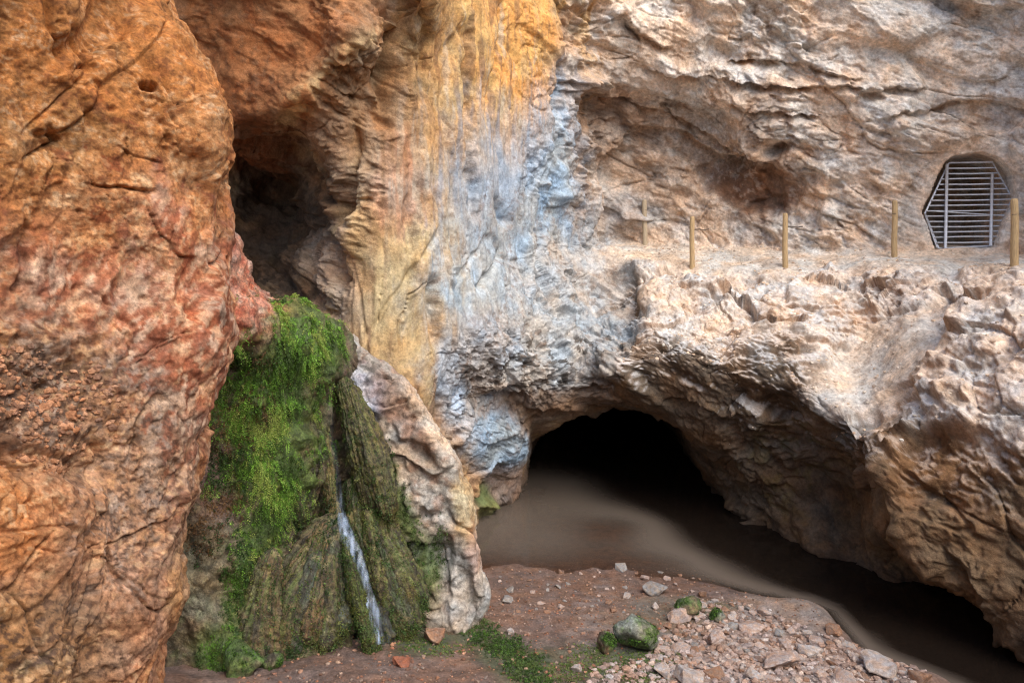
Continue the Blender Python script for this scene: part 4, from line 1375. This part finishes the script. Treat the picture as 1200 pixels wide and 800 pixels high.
def chip_shape(seed, cuts):
    """broken angular stone: hull of a few points, edges slightly worn"""
    import bmesh
    r_ = np.random.default_rng(seed)
    p = r_.normal(size=(13, 3))
    p /= np.linalg.norm(p, axis=1, keepdims=True)
    p = np.sign(p) * np.abs(p) ** .8 * r_.uniform(.8, 1.1, (13, 1)) * np.array([1.0, r_.uniform(.65, .95), r_.uniform(.5, .75)])
    bm = bmesh.new()
    for q in p:
        bm.verts.new(q)
    bmesh.ops.convex_hull(bm, input=bm.verts[:])
    bmesh.ops.delete(bm, geom=[v for v in bm.verts if not v.link_faces], context='VERTS')
    bmesh.ops.bevel(bm, geom=bm.edges[:], offset=.05, segments=1, affect='EDGES', clamp_overlap=True)
    bmesh.ops.triangulate(bm, faces=bm.faces[:])
    if cuts:
        bmesh.ops.subdivide_edges(bm, edges=bm.edges[:], cuts=cuts, use_grid_fill=True)
        bmesh.ops.triangulate(bm, faces=bm.faces[:])
    bm.verts.index_update()
    V = np.array([v.co[:] for v in bm.verts])
    Fc = np.array([[v.index for v in f.verts] for f in bm.faces])
    bm.free()
    V = V + .09 * vnoise(V + seed * 1.7, 2.2, seed) * (1 if cuts else 0) + .035 * vnoise(V + seed, 7, seed + 9) * (1 if cuts else 0)
    return V, Fc


def stone_col(P, seed, c0, c1, c2):
    n1 = fbm(P + seed, 1.5, 4, .6, seed)
    n2 = fbm(P + seed, 5, 3, .6, seed + 3)
    col = np.tile(srgb(c0), (len(P), 1))
    col = lay(col, sstep(0, .4, n1), c1, .8)
    return lay(col, sstep(.1, .4, n2), c2, .6)


STONE_LOOK = {
    'pink': ((178, 158, 148), (192, 176, 167), (158, 132, 120)),
    'grey': ((150, 144, 140), (166, 162, 158), (120, 112, 108)),
    'brown': ((148, 116, 96), (166, 134, 112), (118, 90, 74)),
    'pale': ((180, 168, 162), (194, 186, 181), (150, 132, 120)),
    'red': ((150, 98, 78), (166, 112, 90), (124, 78, 62))}
PROTO = {}


def proto(look, k, sub):
    key = (look, k, sub)
    if key not in PROTO:
        P, Fc = chip_shape(17 * k + 5, {2: 0, 3: 1, 4: 3}[sub])
        o_ = mesh_obj('stone', P, Fc, M_stone, stone_col(P, k, *STONE_LOOK[look]), smooth=False)
        PROTO[key] = o_.data
        bpy.data.objects.remove(o_)
    return PROTO[key]


def gz_fast(x, y):
    i = int(np.clip(np.searchsorted(xs, x), 1, len(xs) - 1))
    j = int(np.clip(np.searchsorted(ys, y), 1, len(ys) - 1))
    u = (x - xs[i - 1]) / (xs[i] - xs[i - 1])
    v = (y - ys[j - 1]) / (ys[j] - ys[j - 1])
    Z = gz.reshape(len(ys), len(xs))
    return (Z[j - 1, i - 1] * (1 - u) + Z[j - 1, i] * u) * (1 - v) + (Z[j, i - 1] * (1 - u) + Z[j, i] * u) * v


def pix_ground(px, py):
    z = 0.2
    for _ in range(12):
        d = (CH - z) * F / (py - HY)
        z = .5 * z + .5 * max(-.25, float(gz_fast((px - 600) / F * d, d)))
    d = (CH - z) * F / (py - HY)
    return np.array([(px - 600) / F * d, d, z])


def stone(px, py, wpx, look, k, name='stone', label=None, group=None, sub=3, hz=1.0, rot=None, sink=.3, cat='stone'):
    b = pix_ground(px, py)
    s = wpx * b[1] / F / 2.0
    o_ = bpy.data.objects.new(name, proto(look, k, sub))
    SC.collection.objects.link(o_)
    o_.scale = (s, s, s * hz)
    o_.rotation_euler = (random.uniform(-.25, .25), random.uniform(-.25, .25), random.uniform(0, 6.28) if rot is None else rot)
    o_.location = (b[0], b[1], b[2] + s * hz * (.65 - sink))
    tag(o_, label, cat, group)
    return o_


NAMED = [
    (769, 694, 31, 'grey', 1, .75, 'flat grey stone lying on the wet red mud between smaller stones'),
    (857, 684, 30, 'brown', 2, .8, 'rounded brown grey stone at the edge of the dark water'),
    (824, 699, 15, 'brown', 3, 1, 'small upright brown stone by the sandy spit at the water edge'),
    (728, 667, 21, 'grey', 4, .7, 'small grey stone with a dark side out on the shallow wet mud'),
    (756, 678, 13, 'pink', 5, .8, 'small pale pink stone on the wet mud near the shallow water'),
    (783, 679, 12, 'pink', 6, .9, 'small angular pink stone beside the pale pebble near the shallows'),
    (734, 700, 12, 'pale', 7, .9, 'small pale stone just left of the flat grey stone on mud'),
    (768, 711, 13, 'pale', 8, .8, 'small whitish stone in front of the flat grey stone'),
    (598, 692, 16, 'grey', 9, .7, 'small grey stone with dark split face beside the pale rock rib foot'),
    (594, 704, 18, 'grey', 1, .7, 'dark sided grey stone on wet mud near the pale rock rib foot'),
    (657, 712, 12, 'pink', 4, .8, 'small grey pink stone in the middle of the bare wet mud'),
    (975, 741, 25, 'brown', 5, .75, 'rounded block shaped brown stone on the sandy spit by the water'),
    (1030, 785, 52, 'pale', 2, .8, 'large pale white faced block beside the dark water'),
    (1075, 796, 36, 'brown', 6, .7, 'brown slab stone at the water edge past the white faced block'),
    (838, 752, 34, 'pink', 3, .9, 'angular stone with a brown shaded side atop the rubble'),
    (918, 783, 58, 'pink', 7, .6, 'large pale flat slab lying in the rubble'),
    (806, 795, 44, 'pale', 8, .7, 'large whitish slab beside the flat green moss patch'),
    (797, 762, 28, 'pink', 9, .7, 'pale pink stone at the rubble edge above the green moss patch'),
    (676, 786, 16, 'pale', 1, 1, 'pale tan stone in the dark pebbly mud before the moss patches'),
    (598, 742, 12, 'pale', 3, 1.1, 'small upright whitish stone at the end of the green moss bank'),
    (470, 778, 30, 'red', 4, .8, 'reddish brown clod below the waterfall foot'),
    (410, 748, 11, 'brown', 5, .8, 'small tan pebble beside the dark wet gravel at the tufa cone'),
    (510, 748, 44, 'brown', 6, .75, 'rounded ochre boulder tinged green below the waterfall'),
    (880, 738, 40, 'pink', 2, .5, 'flat pale slab at the top of the rubble near the sandy spit'),
]
for (px, py, wp, lk, k, hz, lb) in NAMED:
    stone(px, py, wp, lk, k, 'stone', lb, None, 4 if wp > 28 else 3, hz)

taken = [(a[0], a[1], a[2]) for a in NAMED]


def in_rubble(px, py):
    lo = np.interp(px, [690, 760, 790, 850, 900, 950, 1000, 1060, 1110], [790, 772, 712, 706, 716, 745, 756, 780, 800])
    return py > lo and px < 1085


cnt = 0
tries = 0
while cnt < 235 and tries < 9000:
    tries += 1
    px = random.uniform(770, 1085)
    py = random.uniform(708, 815)
    if not in_rubble(px, py):
        continue
    wp = 9 + 30 * random.random() ** 2.2
    if any((px - t[0]) ** 2 + ((py - t[1]) * 1.4) ** 2 < (.34 * (wp + t[2])) ** 2 for t in taken):
        continue
    taken.append((px, py, wp))
    lk = random.choices(['pink', 'pale', 'brown', 'grey'], [6, 3, 1.5, 1])[0]
    stone(px, py, wp, lk, random.randrange(1, 10), 'stone', ('small ' if wp < 15 else 'larger ' if wp > 25 else '') + {'pink': 'pinkish beige', 'pale': 'whitish', 'brown': 'brown', 'grey': 'grey'}[lk] + ' broken stone in the rubble heap on the shore', ('small ' if wp < 15 else 'larger ' if wp > 25 else '') + lk + ' stones of the rubble heap', 3 if wp > 16 else 2, random.uniform(.6, 1.0), sink=random.uniform(.25, .6))
    cnt += 1
cnt = 0
tries = 0
while cnt < 80 and tries < 5000:
    tries += 1
    px = random.uniform(580, 880)
    py = random.uniform(668, 720)
    wp = 4 + 8 * random.random() ** 2.5
    if any((px - t[0]) ** 2 + ((py - t[1]) * 1.4) ** 2 < (.6 * (wp + t[2])) ** 2 for t in taken):
        continue
    taken.append((px, py, wp))
    lk = random.choice(['pink', 'grey', 'brown', 'brown'])
    stone(px, py, wp, lk, random.randrange(1, 10), 'stone', {'pink': 'tiny pinkish pale', 'grey': 'tiny grey', 'brown': 'tiny brown'}[lk] + ' stone scattered on the wet mud of the shore', 'tiny %s stones on the wet mud' % lk, 2, random.uniform(.6, 1.0), sink=random.uniform(.3, .6))
    cnt += 1

# mossy boulders
def boulder(px, py, wpx, hpx, seed, label, green, back=0.0, c0=(120, 122, 112), sub=5, topbare=0.0):
    b = pix_ground(px, py)
    s = wpx * b[1] / F / 2
    P, Fc = stone_shape(seed, sub, 12, .09, 1.0, .09)
    P = P / np.abs(P).max(0)
    P = P * np.array([s, s * .85, hpx * b[1] / F / 2])
    P += .02 * fbm(P + seed, 9, 3, .6, seed)[:, None] * P / np.linalg.norm(P, axis=1, keepdims=True)
    n1 = fbm(P + seed, 3.5, 4, .6, seed + 1)
    col = np.tile(srgb(c0), (len(P), 1))
    col = lay(col, sstep(.05, .4, n1), (150, 152, 140), .6)
    col = lay(col, sstep(-.25, .15, n1 + green), (70, 92, 46), .85)
    col = lay(col, sstep(.1, .4, fbm(P, 8, 3, .6, seed + 2) + green * .4), (88, 114, 56), .6)
    o_ = mesh_obj('mossy_boulder', P, Fc, M_moss, col)
    o_.location = (b[0], b[1], b[2] + hpx * b[1] / F / 2 * .72)
    tag(o_, label, 'boulder')
    SHEETS.setdefault('boulders', []).append(dict(P=P + np.array(o_.location), C=np.array(o_.location), n1=n1 + green))
    return o_


boulder(742, 758, 58, 48, 31, 'grey boulder half covered in bright green moss by the flat moss patch', .1)
boulder(712, 762, 26, 26, 37, 'low dark boulder leaning on the moss covered grey boulder', -.2, c0=(80, 66, 52), sub=4)
boulder(806, 722, 34, 26, 41, 'wedge shaped stone capped with light green moss above the rubble', .05, c0=(110, 96, 76), sub=4)
boulder(840, 727, 18, 14, 43, 'small moss stained stone at the top of the rubble heap', -.1, sub=3)
boulder(494, 728, 40, 40, 47, 'round bright green mossy boulder tucked under the rock rib', .5, c0=(84, 96, 60), sub=4)
boulder(285, 790, 46, 44, 53, 'low green mossy boulder at the foot of the ferny wall', .2, c0=(84, 84, 60), sub=4)
boulder(322, 782, 30, 24, 59, 'dark green mottled boulder beside the brown tufa cone foot', .05, c0=(78, 72, 60), sub=4)

# gravel
def gravel(name, n, region, smin, smax, looks, label, seed, water_ok=False):
    r_ = np.random.default_rng(seed)
    V0, F0 = ICO[2][0][:42], None
    import bmesh
    bm = bmesh.new(); bmesh.ops.create_icosphere(bm, subdivisions=1, radius=1.0)
    V0 = np.array([v.co[:] for v in bm.verts]); F0 = np.array([[v.index for v in f.verts] for f in bm.faces]); bm.free()
    pts = region(r_, n)
    n = len(pts)
    z = ground_z(pts[:, 0], pts[:, 1])
    s = smin + (smax - smin) * r_.random(n) ** 3
    jit = 1 + r_.uniform(-.35, .25, (n, len(V0), 1))
    sc_ = np.stack([s, s * r_.uniform(.6, 1, n), s * r_.uniform(.4, .8, n)], 1)
    a = r_.uniform(0, 6.28, n)
    V = V0[None] * jit * sc_[:, None, :]
    c, s_ = np.cos(a)[:, None], np.sin(a)[:, None]
    X = V[..., 0] * c - V[..., 1] * s_
    Y = V[..., 0] * s_ + V[..., 1] * c
    V = np.stack([X + pts[:, :1], Y + pts[:, 1:2], V[..., 2] + (z + .2 * s)[:, None]], -1)
    Fc = (F0[None] + (np.arange(n) * len(V0))[:, None, None]).reshape(-1, 3)
    cs = np.stack([srgb(l) for l in looks])
    col = cs[r_.integers(0, len(looks), n)] * r_.uniform(.75, 1.15, (n, 1))
    o_ = mesh_obj(name, V.reshape(-1, 3), Fc, M_stone, np.repeat(col, len(V0), 0), smooth=False)
    tag(o_, label, 'gravel', kind='stuff')
    return o_


def reg_poly(fn, box):
    def f(r_, n):
        px = r_.uniform(box[0], box[2], n)
        py = r_.uniform(box[1], box[3], n)
        ok = np.array([fn(a, b) for a, b in zip(px, py)])
        px, py = px[ok], py[ok]
        z = np.full(len(px), .25)
        for _ in range(5):
            d = (CH - z) * F / (py - HY)
            z = .5 * z + .5 * ground_z((px - 600) / F * d, d, False)
        d = (CH - z) * F / (py - HY)
        return np.stack([(px - 600) / F * d, d], 1)
    return f


gravel('gravel', 5200, reg_poly(lambda a, b: in_rubble(a, b + 6), (690, 700, 1100, 830)), .010, .065, [(172, 150, 140), (156, 132, 120), (140, 118, 106), (184, 170, 162)], 'small broken pale gravel between the rubble stones', 71)
gravel('mud_gravel', 2200, reg_poly(lambda a, b: b > np.interp(a, [300, 450, 560, 700, 800], [770, 745, 700, 680, 700]), (280, 690, 800, 830)), .008, .035, [(140, 100, 82), (160, 122, 100), (112, 84, 70), (150, 130, 116)], 'fine reddish brown grit strewn over the mud shore', 72)
gravel('shore_grit', 1500, reg_poly(lambda a, b: True, (570, 665, 960, 735)), .006, .022, [(140, 104, 84), (166, 138, 120), (110, 84, 70)], 'fine grit on the wet mud by the pool', 73)


def gravel_on_sheet(name, mask, n, smin, smax, looks, label, seed, sheetname):
    r_ = np.random.default_rng(seed)
    s_ = SHEETS[sheetname]
    k = np.where(mask(s_))[0]
    k = r_.choice(k, n)
    pts = s_['P'][k] + s_['N'][k] * 0
    import bmesh
    bm = bmesh.new(); bmesh.ops.create_icosphere(bm, subdivisions=1, radius=1.0)
    V0 = np.array([v.co[:] for v in bm.verts]); F0 = np.array([[v.index for v in f.verts] for f in bm.faces]); bm.free()
    s = smin + (smax - smin) * r_.random(n) ** 3
    V = V0[None] * (1 + r_.uniform(-.35, .25, (n, len(V0), 1))) * s[:, None, None] * np.stack([np.ones(n), r_.uniform(.6, 1, n), r_.uniform(.5, .9, n)], 1)[:, None, :]
    V = V + (pts + r_.uniform(-.01, .01, (n, 3)))[:, None, :]
    Fc = (F0[None] + (np.arange(n) * len(V0))[:, None, None]).reshape(-1, 3)
    cs = np.stack([srgb(l) for l in looks])
    col = cs[r_.integers(0, len(looks), n)] * r_.uniform(.8, 1.15, (n, 1))
    o_ = mesh_obj(name, V.reshape(-1, 3), Fc, M_stone, np.repeat(col, len(V0), 0), smooth=False)
    return tag(o_, label, 'gravel', kind='stuff')


def up_ledge(s):
    return (s['N'][:, 2] > .45) & (s['px'] > 720) & (s['px'] < 1230) & (s['py'] > 285) & (s['py'] < 520)


def bl_rub(s):
    return (((s['px'] - 40) / 110) ** 2 + ((s['py'] - 480) / 75) ** 2 < 1) & (s['N'][:, 2] > .1)


gravel_on_sheet('ledge_gravel', up_ledge, 2200, .008, .045, [(214, 198, 180), (204, 186, 166), (192, 170, 150)], 'pale rock chips lying on the ledge path and chute', 74, 'cave_wall')
gravel_on_sheet('bluff_rubble', bl_rub, 1300, .004, .042, [(156, 112, 82), (132, 98, 78), (174, 130, 100)], 'loose reddish rubble caught in the hollow of the orange bluff', 75, 'rock_bluff_wall')

# ------------------------------------------------------------------ ferns and moss
def leaf_mat(name, trans=.3):
    m, nt, out = nodes(name)
    N, L = nt.nodes, nt.links
    at = N.new('ShaderNodeAttribute'); at.attribute_name = 'Col'
    b = N.new('ShaderNodeBsdfPrincipled')
    b.inputs['Roughness'].default_value = .55
    b.inputs['Specular IOR Level'].default_value = .3
    L.new(at.outputs['Color'], b.inputs['Base Color'])
    t = N.new('ShaderNodeBsdfTranslucent'); L.new(at.outputs['Color'], t.inputs[0])
    mx = N.new('ShaderNodeMixShader'); mx.inputs[0].default_value = trans
    L.new(b.outputs[0], mx.inputs[1]); L.new(t.outputs[0], mx.inputs[2]); L.new(mx.outputs[0], out.inputs[0])
    return m


M_leaf = leaf_mat('fern_leaf')


def fronds(name, roots, nrm, lmin, lmax, leaf, nl, cols, seed, label, cat='fern', kind='stuff', droop=1.0, outw=.5, origin=None):
    r_ = np.random.default_rng(seed)
    n = len(roots)
    Ls = r_.uniform(lmin, lmax, n)
    side = r_.normal(size=(n, 3)) * .45
    out_ = nrm * outw + side
    out_ /= np.linalg.norm(out_, axis=1, keepdims=True)
    t = (np.arange(nl) + .6) / nl
    ctr = roots[:, None] + out_[:, None] * (Ls[:, None] * t)[..., None] * (1 - .35 * t)[None, :, None]
    ctr[..., 2] -= droop * (Ls[:, None] * (t * t) * .75)
    tan = np.gradient(ctr, axis=1)
    tan /= np.maximum(np.linalg.norm(tan, axis=2, keepdims=True), 1e-6)
    sd = np.cross(tan, nrm[:, None] + r_.normal(size=(n, 1, 3)) * .3)
    sd /= np.maximum(np.linalg.norm(sd, axis=2, keepdims=True), 1e-6)
    sgn = np.where(np.arange(nl) % 2 == 0, 1.0, -1.0)[None, :, None]
    ls = leaf * (1.1 - .6 * t)[None, :, None] * r_.uniform(.7, 1.3, (n, nl, 1))
    c = ctr + sd * sgn * ls * 1.1
    u = (sd * sgn + tan * .5 + r_.normal(size=(n, nl, 3)) * .35) * ls
    nn = np.cross(u, tan + r_.normal(size=(n, nl, 3)) * .5)
    v = np.cross(nn, u)
    v = v / np.maximum(np.linalg.norm(v, axis=2, keepdims=True), 1e-9) * ls * .75
    quad = np.stack([c - u * .8, c + v + u * .3, c + u, c - v + u * .3], 2)
    V = quad.reshape(-1, 3)
    m_ = n * nl
    Fc = np.arange(m_ * 4).reshape(-1, 4)
    cs = np.stack([srgb(l) for l in cols])
    pick_ = np.clip((.5 + 1.1 * fbm(roots, 2.2, 3, .6, seed) + r_.normal(size=n) * .22) * len(cols), 0, len(cols) - 1).astype(int)
    fc = cs[pick_]
    col = fc[:, None, :] * r_.uniform(.75, 1.2, (n, nl, 1)) * r_.uniform(.7, 1.2, (n, 1, 1))
    col = np.repeat(col.reshape(-1, 3), 4, 0)
    if origin is not None:
        V = V - origin
    o_ = mesh_obj(name, V, Fc, M_leaf, np.clip(col, 0, .9), smooth=False)
    if origin is not None:
        o_.location = origin
    return tag(o_, label, cat, kind=kind)


GREENS = [(70, 92, 44), (90, 128, 48), (112, 158, 58), (132, 176, 70), (152, 168, 84)]
DKGREEN = [(50, 74, 36), (62, 90, 42), (74, 102, 50), (90, 110, 58)]
DEAD = [(120, 92, 60), (104, 78, 58), (86, 70, 50)]


def pick(sheetname, els, n, seed, wob=.5):
    s = SHEETS[sheetname]
    ctx_ = dict(px=s['px'], py=s['py'])
    wb = wob * fbm(s['P'], 3.0, 3, .6, seed)
    m_ = np.zeros(len(s['P']))
    for e in els:
        m_ = np.maximum(m_, ell(ctx_, *e, .35, wb))
    m_ = m_ * (s['N'][:, 1] < .25)
    r_ = np.random.default_rng(seed)
    k = r_.choice(len(m_), n, p=m_ / m_.sum())
    return s['P'][k], s['N'][k]


p, n = pick('mossy_rock_wall', [(350, 405, 38, 46, 20), (322, 450, 50, 40, 0), (318, 510, 36, 50, 0), (325, 560, 22, 40, 0)], 3400, 801, 1.6)
fronds('fern_curtain', p, n, .10, .26, .0105, 20, GREENS, 81, 'bright green curtain of maidenhair fern hanging on the damp rock wall')
p, n = pick('mossy_rock_wall', [(272, 490, 22, 70, 5), (300, 600, 24, 60, 0), (330, 625, 22, 50, 20), (300, 680, 18, 60, 10), (350, 590, 16, 26, 0)], 1200, 802, 1.8)
fronds('fern_growth', p, n, .07, .18, .0095, 14, GREENS + DKGREEN, 82, 'thinner trailing ferns lower down the damp rock wall')
p, n = pick('mossy_rock_wall', [(258, 520, 34, 90, 0), (300, 470, 30, 60, 0), (240, 600, 26, 60, 0)], 900, 803)
fronds('dead_fern', p, n, .06, .18, .013, 10, DEAD + DKGREEN[:1], 83, 'withered brown fern hanging on the damp rock wall')
p, n = pick('mossy_rock_wall', [(265, 770, 34, 24, 0), (295, 740, 22, 40, 0), (280, 700, 20, 60, 0)], 900, 804)
fronds('low_moss_growth', p, n, .04, .10, .012, 8, DKGREEN + GREENS[:2], 84, 'dark green moss and liverwort at the foot of the damp wall', 'moss')
p, n = pick('rock_rib', [(456, 560, 14, 54, -22), (484, 622, 14, 34, -20), (514, 646, 10, 36, 0), (498, 660, 14, 30, 0)], 1100, 805)
fronds('rib_moss', p, n, .05, .14, .012, 9, DKGREEN, 85, 'dark green ferny moss growing on the left flank of the rock rib', 'moss')

# moss fringe on the tufa drapes
PP, NN, CC = [], [], []
for dct in SHEETS['drapes']:
    r_ = np.random.default_rng(dct['seed'])
    ok = np.where(dct['N'][:, 1] < .1)[0]
    k = r_.choice(ok, 420)
    PP.append(dct['P'][k]); NN.append(dct['N'][k])
PP, NN = np.concatenate(PP), np.concatenate(NN)
fronds('drape_moss', PP, NN, .05, .14, .011, 7, DKGREEN + [(96, 100, 50), (84, 80, 48), (110, 116, 60)], 86, 'olive moss strands hanging from the tufa drapes', 'moss', outw=.3, droop=1.6)
sel = np.concatenate([d['P'][np.random.default_rng(5).choice(len(d['P']), 350)] for d in SHEETS['drapes'] if d['seed'] == 8])
fronds('strip_moss', sel, np.tile([0, -1.0, .2], (len(sel), 1)), .03, .07, .008, 6, [(76, 100, 44), (84, 112, 50), (96, 120, 58)], 87, 'green moss strip along the edge of the tufa cone', 'moss', outw=.4, droop=1.5)
# moss on ground and boulders
bp_, bn_ = [], []
for d in SHEETS['boulders']:
    okk = np.where((d['n1'] > .12) & (d['P'][:, 2] > d['C'][2] - .05))[0]
    if len(okk) == 0:
        continue
    k = np.random.default_rng(9).choice(okk, 260)
    bp_.append(d['P'][k]); q = d['P'][k] - d['C']; bn_.append(q / np.linalg.norm(q, axis=1, keepdims=True))
fronds('boulder_moss', np.concatenate(bp_), np.concatenate(bn_), .015, .04, .008, 5, GREENS[:3] + DKGREEN, 88, 'tufts of moss growing on the shore boulders', 'moss', outw=.9, droop=.4)


def ground_moss(els, n, seed):
    gx = dict(px=ctx['px'], py=ctx['py'])
    wb = .6 * fbm(GP, 2.5, 3, .6, seed)
    m_ = np.zeros(len(GP))
    for e in els:
        m_ = np.maximum(m_, ell(gx, *e, .4, wb))
    m_ = m_ * (gz > .03)
    k = np.random.default_rng(seed).choice(len(GP), n, p=m_ / m_.sum())
    return GP[k] + np.random.default_rng(seed + 1).uniform(-.02, .02, (n, 3)) * np.array([1, 1, 0]), np.tile([0, 0, 1.0], (n, 1))


p, n = ground_moss([(600, 768, 50, 16, 35), (575, 752, 40, 12, 30), (620, 785, 30, 10, 30)], 1500, 811)
fronds('moss_bank', p, n, .03, .10, .010, 7, GREENS[:2] + DKGREEN, 89, 'bushy green moss bank on the mud below the waterfall', 'moss', outw=1.0, droop=.35)
p, n = ground_moss([(745, 782, 50, 18, 0), (690, 772, 20, 16, 0), (505, 758, 40, 10, 0), (650, 790, 30, 12, 0)], 2200, 812)
fronds('moss_carpet', p, n, .012, .03, .009, 5, [(104, 124, 60), (90, 116, 56), (116, 130, 72)], 90, 'flat green moss carpet in front of the grey boulder', 'moss', outw=1.0, droop=.3)

# ------------------------------------------------------------------ the falling water
m, nt, out = nodes('falling_water')
N, L = nt.nodes, nt.links
at = N.new('ShaderNodeAttribute'); at.attribute_name = 'Col'
df = N.new('ShaderNodeBsdfPrincipled'); df.inputs['Base Color'].default_value = (.42, .54, .74, 1); df.inputs['Roughness'].default_value = .25
tr = N.new('ShaderNodeBsdfTransparent')
mx = N.new('ShaderNodeMixShader')
L.new(at.outputs['Fac'], mx.inputs[0]); L.new(tr.outputs[0], mx.inputs[1]); L.new(df.outputs[0], mx.inputs[2]); L.new(mx.outputs[0], out.inputs[0])
M_fall = m
fall = empty('waterfall', tuple(W(445, 750, 9.85)))
tag(fall, 'thin bluish white waterfall trickling down the mossy tufa', 'waterfall')


def strand(pts, dens, seed):
    a = np.array(pts, float)
    nl, nw = 220, 12
    ts = np.linspace(0, len(a) - 1, nl)
    C = pchip(np.stack([W(*p_[:3]) for p_ in a]), ts)
    wd = pchip(a[:, 3:4], ts)[:, 0]
    u = np.linspace(-1, 1, nw)
    P = C[:, None, :] + (wd[:, None] * u[None, :])[..., None] * np.array([1.0, .1, 0])
    P[..., 1] -= (.35 * wd[:, None] * (1 - u[None, :] ** 2))
    P = P.reshape(-1, 3)
    P[:, 1] += .012 * fbm(P * np.array([1, 1, .15]), 22, 2, .5, seed)
    P[:, 0] += .010 * fbm(P * np.array([.2, 1, 1]), 7, 2, .5, seed + 2)
    al = np.interp(np.repeat(ts, nw), range(len(dens)), dens) * (1 - np.tile(np.abs(u), nl) ** 3)
    al = al * np.clip(.5 + 1.1 * fbm(P * np.array([1, .3, .018]), 24, 3, .55, seed + 4), .05, 1)
    o_ = mesh_obj('water_strand', P - np.array(fall.location), grid_faces(nl, nw), M_fall, np.clip(np.stack([al] * 3, 1), 0, 1), fall)
    return o_


strand([(381, 432, 10.5, .05), (388, 500, 10.38, .05), (396, 570, 10.25, .05), (400, 612, 10.12, .05), (410, 650, 9.98, .055), (424, 690, 9.82, .05), (436, 725, 9.7, .045), (444, 754, 9.64, .04)], [.0, .02, .08, .5, .8, .85, .85, .9], 1)
strand([(400, 600, 10.25, .05), (408, 630, 10.0, .10), (420, 655, 9.88, .08), (432, 690, 9.74, .05), (441, 720, 9.66, .05), (447, 745, 9.76, .03)], [.3, .6, .55, .6, .7, .8], 2)
strand([(402, 606, 10.2, .06), (405, 640, 10.08, .07), (414, 680, 9.92, .05), (424, 712, 9.85, .03)], [.3, .45, .3, .1], 3)
